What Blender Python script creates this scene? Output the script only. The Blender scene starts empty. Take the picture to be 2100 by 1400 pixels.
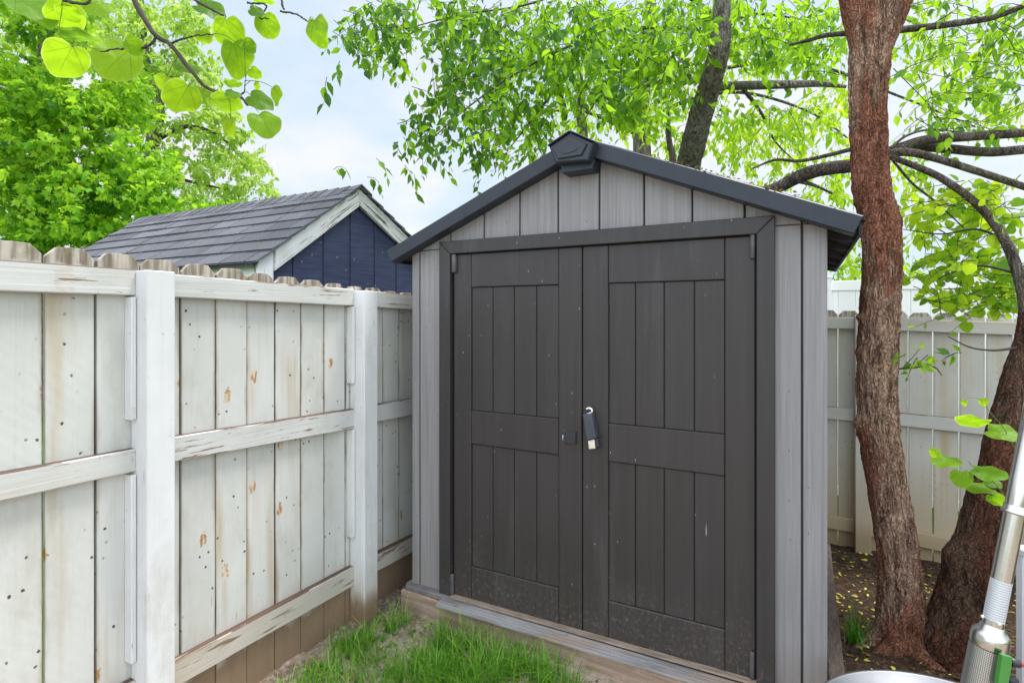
import bpy, math, random
import numpy as np
from mathutils import Vector, noise, Matrix

SC = bpy.context.scene
COL = SC.collection
R = math.radians
rng = np.random.default_rng(7)
random.seed(7)

# ------------------------------------------------------------------ camera frame (surveyed from the photograph's vanishing points)
F, CX, HY, CAMH = 1128.0, 1050.0, 650.0, 1.5
YAW = math.atan2(600.0, F)
RT = np.array([math.cos(YAW), math.sin(YAW), 0.0])
FW = np.array([-math.sin(YAW), math.cos(YAW), 0.0])
CAM = np.array([0.0, 0.0, CAMH])

def ray(u, v): return RT * ((u - CX) / F) + FW + np.array([0, 0, (HY - v) / F])
def at_d(u, v, d): return CAM + ray(u, v) * d
def at_y(u, v, y): r = ray(u, v); return CAM + r * (y / r[1])
def at_x(u, v, x): r = ray(u, v); return CAM + r * (x / r[0])
def at_z(u, v, z): r = ray(u, v); return CAM + r * ((z - CAMH) / r[2])

def sstep(a, b, x):
    t = np.clip((x - a) / (b - a), 0, 1); return t * t * (3 - 2 * t)

# ------------------------------------------------------------------ node helper
class NT:
    def __init__(self, name):
        self.m = bpy.data.materials.new(name); self.m.use_nodes = True
        self.t = self.m.node_tree; self.t.nodes.clear()
        self.out = self.t.nodes.new('ShaderNodeOutputMaterial'); self.rot = 0.0
    def n(self, ty, props=None, **ins):
        nd = self.t.nodes.new('ShaderNode' + ty)
        for k, v in (props or {}).items(): setattr(nd, k, v)
        for k, v in ins.items():
            key = int(k[1:]) if k[0] == 'i' and k[1:].isdigit() else k.replace('_', ' ')
            s = nd.inputs[key]
            if isinstance(v, bpy.types.NodeSocket): self.t.links.new(v, s)
            elif isinstance(v, bpy.types.Node): self.t.links.new(v.outputs[0], s)
            else:
                if s.type == 'RGBA' and hasattr(v, '__len__') and len(v) == 3: v = (*v, 1)
                s.default_value = v
        return nd
    def math(self, op, a, b=0.0, c=None, clamp=False):
        kw = dict(i0=a, i1=b)
        if c is not None: kw['i2'] = c
        return self.n('Math', {'operation': op, 'use_clamp': clamp}, **kw).outputs[0]
    def mix(self, f, a, b, mode='MIX'):
        nd = self.n('Mix', {'data_type': 'RGBA', 'blend_type': mode}, i0=f, i6=a, i7=b)
        return nd.outputs[2]
    def ramp(self, v, lo, hi):   # smooth mask 0..1
        return self.n('MapRange', {'interpolation_type': 'SMOOTHSTEP'}, i0=v, i1=lo, i2=hi, i3=0.0, i4=1.0).outputs[0]
    def base(self):
        c = self.n('TexCoord').outputs['Object']
        if self.rot: c = self.n('Mapping', None, Vector=c, Rotation=(self.rot, 0, 0)).outputs[0]
        return c
    def coord(self, scale=(1, 1, 1), rnd=None, kind='Object'):
        c = self.base()
        if rnd is not None:
            a = self.n('Attribute', {'attribute_name': 'rnd'}).outputs['Fac']
            o = self.n('CombineXYZ', None, i0=self.math('MULTIPLY', a, 17.3 * rnd), i1=self.math('MULTIPLY', a, 9.1 * rnd), i2=self.math('MULTIPLY', a, 23.7 * rnd))
            c = self.n('VectorMath', {'operation': 'ADD'}, i0=c, i1=o).outputs[0]
        return self.n('VectorMath', {'operation': 'MULTIPLY'}, i0=c, i1=scale).outputs[0]
    def flat(self, grain, s_along, s_across, rnd=0.0):
        x = self.n('SeparateXYZ', None, i0=self.base()).outputs; ax = [x[i] for i in range(3) if i != grain]
        ac = self.math('ADD', ax[0], self.math('MULTIPLY', ax[1], .37) if grain != 2 else ax[1]); al = x[grain]
        a = self.n('Attribute', {'attribute_name': 'rnd'}).outputs['Fac']
        ac = self.math('ADD', self.math('MULTIPLY', ac, s_across), self.math('MULTIPLY', a, 61.7 * rnd))
        al = self.math('ADD', self.math('MULTIPLY', al, s_along), self.math('MULTIPLY', a, 37.1 * rnd))
        return self.n('CombineXYZ', None, i0=ac, i1=al, i2=0.0).outputs[0]
    def vor(self, vec, feat='F1'):
        return self.n('TexVoronoi', {'feature': feat, 'voronoi_dimensions': '2D'}, Vector=vec, Scale=1.0, Randomness=1.0)
    def noise(self, vec, scale, detail=4, rough=.55):
        return self.n('TexNoise', None, Vector=vec, Scale=scale, Detail=detail, Roughness=rough).outputs['Fac']
    def sep(self, kind='Object'):
        return self.n('SeparateXYZ', None, i0=self.n('TexCoord').outputs[kind]).outputs
    def bump(self, h, strength=.4, dist=.01, prev=None):
        kw = dict(Strength=strength, Distance=dist, Height=h)
        if prev is not None: kw['Normal'] = prev
        return self.n('Bump', None, **kw).outputs[0]
    def bsdf(self, col, rough=.7, nrm=None, metal=0.0, spec=.4):
        kw = dict(Base_Color=col, Roughness=rough, Metallic=metal)
        kw['Specular_IOR_Level'] = spec
        nd = self.t.nodes.new('ShaderNodeBsdfPrincipled')
        for k, v in (('Base Color', col), ('Roughness', rough), ('Metallic', metal), ('Specular IOR Level', spec)):
            if isinstance(v, bpy.types.NodeSocket): self.t.links.new(v, nd.inputs[k])
            else:
                if k == 'Base Color' and len(v) == 3: v = (*v, 1)
                nd.inputs[k].default_value = v
        if nrm is not None: self.t.links.new(nrm, nd.inputs['Normal'])
        return nd.outputs[0]
    def done(self, sh):
        self.t.links.new(sh, self.out.inputs[0]); return self.m

def stretch(along, across, axis):    # scale vector with the grain running along one axis
    s = [across] * 3; s[axis] = along; return tuple(s)

def paint_wood(name, grain, face, tint=(.67, .69, .67), peel=.5, dirt_z=None, top_z=None, holes=1.0, stain=.5, zoff=0.0, dirt_soft=.05, wear_top=0.0, rot=0.0, tslope=0.0, crack=0.0, splash=(.22, .35), period=None):
    """white fence paint on sawn timber; grain / face = axes along the board and across its face"""
    t = NT(name); t.rot = rot
    g = t.coord(stretch(1.2, 55, grain), 1)
    gr = t.noise(g, 1.0, 5, .6)
    low = t.noise(t.coord((1, 1, 1), 1), 3.0, 3)
    col = t.mix(t.ramp(low, .35, .7), tuple(c * .9 for c in tint), tint)
    rv = t.n('Attribute', {'attribute_name': 'rnd'}).outputs['Fac']
    tone = t.math('MULTIPLY', rv, .22)
    col = t.mix(tone, col, (.50, .51, .46))
    gru = t.noise(t.coord(stretch(2.2, 5, grain), 1), 1.0, 6, .7)
    col = t.mix(t.math('MULTIPLY', t.ramp(gru, .47, .75), .5), col, (.40, .39, .33))
    # tan streaks running down the grain
    st = t.noise(t.coord(stretch(.8, 9, grain), 1), 1.0, 3)
    stm = t.math('MULTIPLY', t.ramp(st, .50, .80), stain)
    col = t.mix(stm, col, (.42, .33, .19))
    gl = t.math('MULTIPLY', t.ramp(gr, .52, .75), .13)
    col = t.mix(gl, col, (.36, .34, .29))
    # saw arcs: faint diagonal rings
    # bare-wood knots (orange) and nail / insect holes (dark)
    if holes > 0:
        kv = t.vor(t.flat(grain, 3.4, 7.0, 1.0))
        wob = t.math('MULTIPLY', t.math('SUBTRACT', t.noise(t.coord((1, 1, 1), 1), 60, 3), .5), .22)
        dk = t.math('ADD', kv.outputs['Distance'], wob)
        pick = t.n('SeparateColor', None, i0=kv.outputs['Color']).outputs
        km = t.math('MULTIPLY', t.math('LESS_THAN', pick[0], .26), t.math('SUBTRACT', 1.0, t.ramp(t.math('SUBTRACT', dk, t.math('MULTIPLY', pick[2], .05)), .055, .085)))
        km = t.math('MULTIPLY', km, holes, clamp=True)
        kn = t.noise(t.coord(stretch(20, 60, grain), 1), 1.0, 3)
        kc = t.mix(t.ramp(kn, .4, .6), (.58, .52, .42), (.36, .19, .06))
        col = t.mix(km, col, kc)
        hv = t.vor(t.flat(grain, 19, 21, 1.0))
        hp = t.n('SeparateColor', None, i0=hv.outputs['Color']).outputs
        cl = t.ramp(t.noise(t.coord((1, 1, 1), 1), 4.5, 2), .46, .56)
        hwob = t.math('ADD', hv.outputs['Distance'], t.math('MULTIPLY', t.math('SUBTRACT', t.noise(t.coord((1, 1, 1)), 120, 3), .5), .22))
        hm = t.math('MULTIPLY', t.math('MULTIPLY', t.math('LESS_THAN', hp[1], .24), t.math('SUBTRACT', 1.0, t.ramp(hwob, .075, .115))), cl)
        hm = t.math('MULTIPLY', hm, .95 * min(1, holes))
        col = t.mix(hm, col, (.055, .04, .03))
    if period:                # grime gathered along the board edges
        ax_, off_, w_ = period
        f_ = t.math('FRACT', t.math('DIVIDE', t.math('ADD', t.sep()[ax_], off_), w_))
        e_ = t.math('MULTIPLY', t.math('ABSOLUTE', t.math('SUBTRACT', f_, .5)), 2.0)
        en = t.noise(t.coord(stretch(2.0, 10, grain), 1), 1.0, 5, .65)
        em = t.math('MULTIPLY', t.ramp(t.math('ADD', e_, t.math('MULTIPLY', t.math('SUBTRACT', en, .5), .9)), .80, 1.12), .8)
        col = t.mix(em, col, (.30, .245, .165))
        em2 = t.ramp(t.math('ADD', e_, t.math('MULTIPLY', t.math('SUBTRACT', en, .5), .16)), .955, .99)
        col = t.mix(t.math('MULTIPLY', em2, .8), col, (.06, .045, .03))
    # peeled paint: elongated cracks and patches showing brown wood
    pv = t.noise(t.coord(stretch(4.5, 62, grain), 1), 1.0, 6, .62)
    big = t.noise(t.coord(stretch(.9, 4, grain), 1), 1.0, 2)
    pm = t.ramp(t.math('ADD', pv, t.math('MULTIPLY', big, .35)), .93 - .22 * peel, .965 - .22 * peel)
    wood = t.mix(t.noise(g, 2.0, 3), (.12, .07, .045), (.36, .27, .2))
    col = t.mix(pm, col, wood)
    if crack:                  # long open checks in old timber
        ck = t.noise(t.coord(stretch(3.2, 75, grain), 1), 1.0, 4, .6)
        cm = t.math('MULTIPLY', t.ramp(t.math('ADD', ck, t.math('MULTIPLY', big, .3)), .78 - .1 * crack, .82 - .1 * crack), .85)
        col = t.mix(cm, col, (.05, .045, .04))
    if wear_top:               # flaked paint along the weathered upper arris
        nzz = t.n('SeparateXYZ', None, i0=t.n('NewGeometry').outputs['Normal']).outputs[2]
        wn_ = t.noise(t.coord(stretch(1.6, 12, grain), 1), 1.0, 5, .65)
        wm = t.ramp(t.math('ADD', t.math('MULTIPLY', nzz, .34 * wear_top), wn_), .68, .74)
        wm = t.math('MULTIPLY', wm, t.ramp(nzz, .3, .7))
        col = t.mix(wm, col, t.mix(t.noise(g, 2.0, 3), (.06, .032, .024), (.20, .13, .10)))
    z = t.math('ADD', t.sep()[2], -zoff)
    if dirt_z is not None:     # soil splash and bare brown wood at the foot
        dn = t.math('ADD', z, t.math('MULTIPLY', t.math('SUBTRACT', t.noise(t.coord(stretch(3, 14, grain), 1), 1.0, 4), .5), .16))
        dm = t.math('SUBTRACT', 1.0, t.ramp(dn, dirt_z - dirt_soft, dirt_z + dirt_soft))
        dc = t.mix(t.noise(t.coord(stretch(8, 22, grain), 1), 1.0, 5, .7), (.075, .038, .026), (.26, .155, .112))
        col = t.mix(dm, col, dc)
        dm2 = t.math('MULTIPLY', t.math('SUBTRACT', 1.0, t.ramp(dn, dirt_z, dirt_z + splash[0])), splash[1])
        col = t.mix(dm2, col, (.42, .33, .2))
    if top_z is not None:      # weathered bare tops with a little moss
        zt = t.math('ADD', z, t.math('MULTIPLY', t.math('MAXIMUM', t.math('ADD', t.sep()[1], .2), 0.0), tslope)) if tslope else z
        tn = t.math('ADD', zt, t.math('MULTIPLY', t.math('SUBTRACT', t.noise(t.coord(stretch(4, 22, grain), 1), 1.0, 4), .5), .05))
        tm = t.ramp(tn, top_z, top_z + .02)
        tc = t.mix(t.ramp(t.noise(t.coord(stretch(3, 40, grain), 1), 1.0, 5), .35, .65), (.17, .14, .105), (.50, .455, .395))
        ms = t.ramp(t.noise(t.coord((1, 1, 1), 1), 9, 4), .56, .7)
        tc = t.mix(t.math('MULTIPLY', ms, .6), tc, (.13, .14, .035))
        col = t.mix(tm, col, tc)
    b = t.bump(gr, .55, .004)
    b = t.bump(t.math('SUBTRACT', 1.0, pm), .5, .003, b)
    b = t.bump(t.noise(t.coord((1, 1, 1), 1), 14, 3), .12, .01, b)
    if period:               # shallow circular-saw marks across some boards
        wv_ = t.n('TexWave', {'wave_type': 'BANDS', 'bands_direction': 'DIAGONAL'}, Vector=t.coord((1, 1, 1), 1), Scale=13.0, Distortion=2.5, Detail=2.0)
        wv_.inputs['Detail Scale'].default_value = .6
        b = t.bump(t.math('MULTIPLY', wv_.outputs['Fac'], t.math('GREATER_THAN', rv, .8)), .06, .004, b)
    return t.done(t.bsdf(col, .62, b, spec=.3))

def simple(name, col, rough=.6, var=.15, vs=6.0, metal=0.0, spec=.4, bs=.15, bscale=60, sc=(1, 1, 1)):
    t = NT(name)
    nz = t.noise(t.coord(sc, 1), vs, 4)
    c = t.mix(t.ramp(nz, .3, .7), tuple(x * (1 - var) for x in col), tuple(min(1, x * (1 + var)) for x in col))
    b = t.bump(t.noise(t.coord(sc, 1), bscale, 3), bs, .003)
    return t.done(t.bsdf(c, rough, b, metal, spec))

def shed_dark(name, dust_z=.2, col=(.033, .0290, .0295)):
    t = NT(name)
    g = t.noise(t.coord((40, 40, 1.2), 1), 1.0, 4)
    c = t.mix(t.ramp(g, .3, .7), tuple(x * .9 for x in col), tuple(x * 1.1 for x in col))
    lo = t.noise(t.coord((1, 1, .7), 1), 2.2, 3)
    c = t.mix(t.math('MULTIPLY', t.ramp(lo, .45, .75), .35), c, (.042, .038, .041))
    # chalky flecks and scratches
    v = t.vor(t.flat(2, 11, 26))
    pk = t.n('SeparateColor', None, i0=v.outputs['Color']).outputs
    sp = t.math('MULTIPLY', t.math('LESS_THAN', pk[0], .07), t.math('SUBTRACT', 1.0, t.ramp(v.outputs['Distance'], .03, .07)))
    sp = t.math('MULTIPLY', sp, t.ramp(t.noise(t.coord(), 3.5, 3), .42, .62))
    c = t.mix(t.math('MULTIPLY', sp, .75), c, (.42, .40, .38))
    v2 = t.vor(t.flat(2, 1.7, 12.8))
    p2 = t.n('SeparateColor', None, i0=v2.outputs['Color']).outputs
    s2 = t.math('MULTIPLY', t.math('LESS_THAN', p2[1], .06), t.math('SUBTRACT', 1.0, t.ramp(t.math('ADD', v2.outputs['Distance'], t.math('MULTIPLY', t.noise(t.coord(), 60, 3), .06)), .05, .085)))
    c = t.mix(t.math('MULTIPLY', s2, .5), c, (.42, .40, .40))
    # soil dust splashed up from the ground
    z = t.sep()[2]
    dn = t.math('ADD', z, t.math('MULTIPLY', t.math('SUBTRACT', t.noise(t.coord(), 5, 4), .5), .35))
    dm = t.math('SUBTRACT', 1.0, t.ramp(dn, 0.0, dust_z + .18))
    fl = t.ramp(t.noise(t.coord((1, 1, .6)), 75, 4, .7), .5, .72)
    c = t.mix(t.math('MULTIPLY', dm, t.math('ADD', t.math('MULTIPLY', fl, .42), .05)), c, (.24, .19, .155))
    b = t.bump(g, .25, .002)
    b = t.bump(t.noise(t.coord((1.2, 1.2, .6), 1), 2.4, 2), .25, .03, b)
    c = t.mix(t.math('MULTIPLY', t.ramp(t.noise(t.coord((5, 5, .5)), 1.6, 5, .65), .52, .75), .22), c, (.13, .125, .13))
    return t.done(t.bsdf(c, t.math('ADD', t.math('MULTIPLY', lo, .25), .36), b, spec=.45))

def shed_grey(name):
    t = NT(name)
    g = t.noise(t.coord((70, 70, 1.6), 1), 1.0, 5, .65)
    g2 = t.noise(t.coord((16, 16, .5), 1), 1.0, 3)
    c = t.mix(t.ramp(g, .25, .75), (.190, .184, .190), (.272, .266, .275))
    c = t.mix(t.math('MULTIPLY', t.ramp(g2, .5, .72), .35), c, (.188, .182, .186))
    z = t.sep()[2]
    dn = t.math('ADD', z, t.math('MULTIPLY', t.noise(t.coord(), 6, 4), .12))
    c = t.mix(t.math('MULTIPLY', t.math('SUBTRACT', 1.0, t.ramp(dn, .05, .32)), .35), c, (.30, .25, .21))
    v = t.vor(t.flat(2, 8, 14))
    pk = t.n('SeparateColor', None, i0=v.outputs['Color']).outputs
    sp = t.math('MULTIPLY', t.math('LESS_THAN', pk[0], .12), t.math('SUBTRACT', 1.0, t.ramp(v.outputs['Distance'], .03, .05)))
    c = t.mix(t.math('MULTIPLY', sp, .6), c, (.1, .09, .08))
    return t.done(t.bsdf(c, .6, t.bump(g, .5, .003), spec=.3))

def leaf_mat(name, dark, mid, light, transl=(.30, .52, .03), tw=.45, rough=.5, veins=False):
    t = NT(name)
    a = t.n('Attribute', {'attribute_name': 'rnd'}).outputs['Fac']
    cr = t.n('ValToRGB', None, i0=a)
    e = cr.color_ramp.elements
    e[0].color = (*dark, 1); e[1].color = (*light, 1); m_ = e.new(.5); m_.color = (*mid, 1)
    c = cr.outputs[0]
    tc = t.mix(.6, c, transl)
    tc = t.mix(t.math('MULTIPLY', a, .85), t.mix(.25, tuple(x * 1.0 for x in mid), transl), tuple(min(1, x * 1.35) for x in transl))
    nrm = None
    if veins:
        uv = t.n('SeparateXYZ', None, i0=t.n('UVMap', {'uv_map': 'leaf'}).outputs[0]).outputs
        th = t.math('ARCTAN2', uv[0], t.math('ADD', uv[1], .02))
        fr = t.math('ABSOLUTE', t.math('SUBTRACT', t.math('FRACT', t.math('ADD', t.math('MULTIPLY', th, 1.55), .5)), .5))
        rad = t.math('SQRT', t.math('ADD', t.math('MULTIPLY', uv[0], uv[0]), t.math('MULTIPLY', uv[1], uv[1])))
        vm = t.math('SUBTRACT', 1.0, t.ramp(t.math('MULTIPLY', fr, rad), .006, .018))
        vm = t.math('MULTIPLY', vm, t.math('SUBTRACT', 1.0, t.ramp(rad, .55, .95)))
        net = t.n('TexVoronoi', {'feature': 'DISTANCE_TO_EDGE'}, Vector=t.n('UVMap', {'uv_map': 'leaf'}).outputs[0], Scale=11.0).outputs['Distance']
        nm = t.math('MULTIPLY', t.math('SUBTRACT', 1.0, t.ramp(net, .0, .07)), .25)
        vm = t.math('MAXIMUM', vm, nm)
        c = t.mix(t.math('MULTIPLY', vm, .5), c, tuple(x * .5 for x in mid))
        tc = t.mix(t.math('MULTIPLY', vm, .55), tc, tuple(x * .8 for x in mid))
        pt = t.noise(t.n('UVMap', {'uv_map': 'leaf'}).outputs[0], 3.5, 3)
        tc = t.mix(t.math('MULTIPLY', t.ramp(pt, .45, .7), .5), tc, tuple(min(1, x * 1.5) for x in transl))
        ed = t.n('Attribute', {'attribute_name': 'edge'}).outputs['Fac']
        tc = t.mix(t.math('MULTIPLY', t.ramp(ed, .9, 1.0), .6), tc, (.75, .85, .25))
        nrm = t.bump(t.math('SUBTRACT', 1.0, vm), .3, .002)
    s1 = t.bsdf(c, rough + .05, nrm, spec=.22)
    s1 = s1; s2 = t.n('BsdfTranslucent', None, Color=tc).outputs[0]
    return t.done(t.n('MixShader', None, i0=tw, i1=s1, i2=s2).outputs[0])

def bark_mat(name, deep, flake, patch, psize=2.2, pamt=.5, vert=3.5, moss=0.0):
    t = NT(name)
    warp = t.n('TexNoise', None, Vector=t.coord((1, 1, .6)), Scale=14.0, Detail=3)
    wv = t.n('VectorMath', {'operation': 'SCALE'}, i0=warp.outputs['Color'], Scale=.75).outputs[0]
    cv = t.n('VectorMath', {'operation': 'ADD'}, i0=t.coord((vert * 2, vert * 2, 1.5)), i1=wv).outputs[0]
    vv = t.n('TexVoronoi', {'feature': 'DISTANCE_TO_EDGE'}, Vector=cv, Scale=10.0, Randomness=1.0)
    vo = vv.outputs['Distance']
    pk = t.n('SeparateColor', None, i0=t.n('TexVoronoi', {'feature': 'F1'}, Vector=cv, Scale=10.0, Randomness=1.0).outputs['Color']).outputs
    fine = t.noise(t.coord((vert * 22, vert * 22, 9)), 1.0, 6, .72)
    rid = t.noise(t.n('VectorMath', {'operation': 'ADD'}, i0=t.coord((vert * 9, vert * 9, 5)), i1=wv).outputs[0], 1.0, 5, .65)
    pn = t.noise(t.coord((1, 1, .45)), psize, 4, .6)
    pm = t.ramp(t.math('ADD', pn, t.math('MULTIPLY', t.math('SUBTRACT', rid, .5), .25)), .56 - .1 * pamt, .62 - .1 * pamt)
    fl = t.mix(t.math('MULTIPLY', pk[1], .55), flake, tuple(x * .62 for x in flake))
    fl = t.mix(t.math('MULTIPLY', pm, .78), fl, t.mix(pk[0], tuple(x * .65 for x in patch), patch))
    dp = t.mix(t.math('MULTIPLY', pm, .6), deep, tuple(x * .42 for x in patch))
    k = t.ramp(t.math('ADD', t.math('MULTIPLY', fine, .5), t.math('MULTIPLY', rid, .5)), .38, .55)
    col = t.mix(k, dp, fl)
    crk = t.math('SUBTRACT', 1.0, t.ramp(vo, .0, .13))
    crk = t.math('MULTIPLY', crk, t.ramp(rid, .62, .42))
    col = t.mix(t.math('MULTIPLY', crk, .5), col, tuple(x * .5 for x in deep))
    if moss: col = t.mix(t.math('MULTIPLY', t.ramp(t.noise(t.coord(), 4, 3), .5, .7), moss), col, (.16, .17, .08))
    b = t.bump(t.math('ADD', t.ramp(vo, .0, .2), t.math('MULTIPLY', rid, 1.2)), .9, .014)
    b = t.bump(fine, .8, .008, b)
    return t.done(t.bsdf(col, .85, b, spec=.12))

# ------------------------------------------------------------------ materials
XG0 = float(at_y(1718, 650, 5.06)[0])
M = {}
M['fence_board'] = paint_wood('fence_board_paint', 2, 1, tint=(.60, .615, .60), peel=.12, dirt_z=.06, top_z=1.664, holes=1.0, stain=1.0, zoff=.16, dirt_soft=.03, tslope=.03, period=(1, 1.2 - 1.3033, .1478))
M['fence_board_back'] = paint_wood('back_fence_paint', 2, 0, tint=(.50, .485, .445), peel=.1, dirt_z=-.14, top_z=1.49, holes=.6, stain=.95, zoff=.32, dirt_soft=.1, splash=(.75, .75), period=(0, .3 - (-0.0) - XG0, .152))
M['fence_rail'] = paint_wood('fence_rail_paint', 1, 2, tint=(.58, .59, .585), peel=.62, holes=.2, stain=.3, wear_top=1.0)
M['fence_rail_low'] = paint_wood('low_rail_paint', 1, 2, tint=(.52, .48, .42), peel=.8, holes=.2, stain=.9, wear_top=1.0)
M['fence_rail_back'] = paint_wood('back_rail_paint', 0, 2, tint=(.50, .49, .46), peel=.4, holes=.2, stain=.5, wear_top=.8, dirt_z=-.10, zoff=.32, dirt_soft=.12, splash=(.3, .8))
M['fence_post'] = paint_wood('fence_post_paint', 2, 1, tint=(.70, .72, .745), peel=.1, dirt_z=.0, holes=.2, stain=.15, zoff=.16, dirt_soft=.06)
M['fence_post_back'] = paint_wood('back_post_paint', 2, 1, tint=(.50, .485, .445), peel=.12, dirt_z=-.1, holes=.2, stain=.6, zoff=.32, dirt_soft=.1, splash=(.6, .7))
M['dark_gap'] = simple('dark_gap_backing', (.035, .026, .018), .9, .4, 20)  # gap shade and dirt put into one dark colour
M['bargeboard'] = paint_wood('bargeboard_paint', 1, 2, tint=(.76, .765, .80), peel=.5, holes=0, stain=.1, rot=-math.atan(.724), crack=.55)
M['bargeboard_worn'] = paint_wood('worn_bargeboard_paint', 1, 2, tint=(.74, .74, .76), peel=.6, holes=0, stain=.2, rot=math.atan(.50), crack=1.0)
M['white_trim'] = paint_wood('white_trim_paint', 2, 1, tint=(.78, .79, .83), peel=.15, holes=0, stain=.1)
M['shed_dark'] = shed_dark('shed_door_resin')
M['shed_frame'] = shed_dark('shed_frame_resin', .06, (.031, .0282, .0292))
M['shed_grey'] = shed_grey('shed_wall_resin')
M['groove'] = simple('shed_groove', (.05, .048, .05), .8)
M['fascia'] = simple('shed_fascia_resin', (.017, .023, .036), .40, .12, 8, spec=.4, bs=.08, bscale=120)
M['roof_under'] = simple('shed_roof_underside', (.035, .035, .04), .6, .5, 14, bs=.5, bscale=20)
M['badge'] = simple('badge_resin', (.024, .030, .043), .38, .08, 8, bs=.05)
M['flange'] = simple('shed_flange', (.17, .16, .165), .6, .2, 10)
M['black_plastic'] = simple('black_plastic', (.028, .031, .038), .4, .1, 10)
M['brass'] = simple('pale_brass', (.74, .70, .60), .4, .15, 30, metal=.25)
M['grey_rubber'] = simple('grey_rubber', (.055, .063, .080), .5, .15, 20)
M['steel_bright'] = simple('bright_steel', (.85, .84, .80), .28, .05, 20, metal=.6)
M['steel_dark'] = simple('hinge_steel', (.085, .08, .083), .45, .2, 20, metal=0.0)
M['concrete'] = simple('pale_plastic', (.6, .61, .65), .5, .06, 3, bs=.05)
M['green_gloss'] = simple('glossy_green', (.06, .24, .045), .25, .12, 8, bs=.05)  # even glossy green for the control box front
M['red_plastic'] = simple('red_plastic', (.6, .05, .03), .4)
M['white_wall'] = simple('white_render', (.88, .88, .88), .8, .04, 2)
M['pale_roof'] = simple('pale_roof', (.75, .75, .76), .8, .06, 4)
M['cable'] = simple('cable_black', (.03, .03, .03), .6)
M['twig'] = simple('twig_bark', (.055, .042, .035), .8, .3, 30, bs=.4)
M['shoot'] = simple('green_shoot', (.12, .17, .05), .6, .3, 30, bs=.2)

def mk_sleeper():
    t = NT('sleeper_timber')
    g = t.noise(t.coord((2.0, 30, 40)), 1.0, 5, .65)
    l = t.noise(t.coord(), 5, 5, .65)
    c = t.mix(t.ramp(g, .3, .7), (.25, .17, .13), (.43, .32, .255))
    c = t.mix(t.ramp(l, .5, .75), c, (.54, .42, .35))
    nz = t.n('SeparateXYZ', None, i0=t.n('NewGeometry').outputs['Normal']).outputs[2]
    deb = t.math('MULTIPLY', t.ramp(nz, .6, .9), t.ramp(t.noise(t.coord((1, 1, 1)), 55, 3), .42, .55))
    c = t.mix(deb, c, (.30, .12, .035))
    return t.done(t.bsdf(c, .85, t.bump(g, .7, .005), spec=.15))
M['sleeper'] = mk_sleeper()

def mk_threshold():
    t = NT('weathered_threshold')
    g = t.noise(t.coord((4, 20, 20)), 1.0, 3, .5)
    l = t.noise(t.coord((1, 5, 5)), 3, 4)
    c = t.mix(t.ramp(g, .3, .7), (.19, .178, .175), (.34, .325, .33))
    c = t.mix(t.math('MULTIPLY', t.ramp(l, .48, .62), .75), c, (.34, .25, .19))
    c = t.mix(t.ramp(t.noise(t.coord((3, 20, 20)), 2.2, 5, .7), .64, .68), c, (.075, .06, .055))
    return t.done(t.bsdf(c, .8, t.bump(g, .7, .004), spec=.2))
M['threshold'] = mk_threshold()
M['rot'] = simple('rotten_timber', (.07, .052, .042), .9, .35, 14, bs=.6, bscale=40, sc=(8, 1, 8))
M['sill'] = simple('bare_sill_timber', (.27, .205, .155), .85, .3, 9, bs=.5, bscale=50, sc=(1, 8, 8))

def mk_shingle():
    t = NT('asphalt_shingle')
    gr = t.noise(t.coord(), 260, 3, .8)
    a = t.n('Attribute', {'attribute_name': 'rnd'}).outputs['Fac']
    c = t.mix(a, (.075, .077, .090), (.14, .142, .163))
    c = t.mix(t.ramp(gr, .45, .75), c, (.28, .27, .30))
    c = t.mix(t.math('MULTIPLY', t.ramp(t.noise(t.coord(), 3, 4), .5, .7), .3), c, (.06, .058, .062))
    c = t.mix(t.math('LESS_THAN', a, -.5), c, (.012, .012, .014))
    return t.done(t.bsdf(c, .9, t.bump(gr, .6, .004), spec=.2))
M['shingle'] = mk_shingle()

def mk_blue():
    t = NT('navy_siding')
    g = t.noise(t.coord((60, 3.0, 55), 1), 1.0, 5, .65)
    c = t.mix(t.ramp(g, .3, .72), (.034, .041, .092), (.058, .070, .148))
    v = t.vor(t.flat(2, 11, 11))
    pk = t.n('SeparateColor', None, i0=v.outputs['Color']).outputs
    sp = t.math('MULTIPLY', t.math('LESS_THAN', pk[0], .14), t.math('SUBTRACT', 1.0, t.ramp(v.outputs['Distance'], .05, .09)))
    c = t.mix(t.math('MULTIPLY', sp, .6), c, (.4, .38, .4))
    return t.done(t.bsdf(c, .6, t.bump(g, .7, .005), spec=.3))
M['blue'] = mk_blue()

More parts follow.
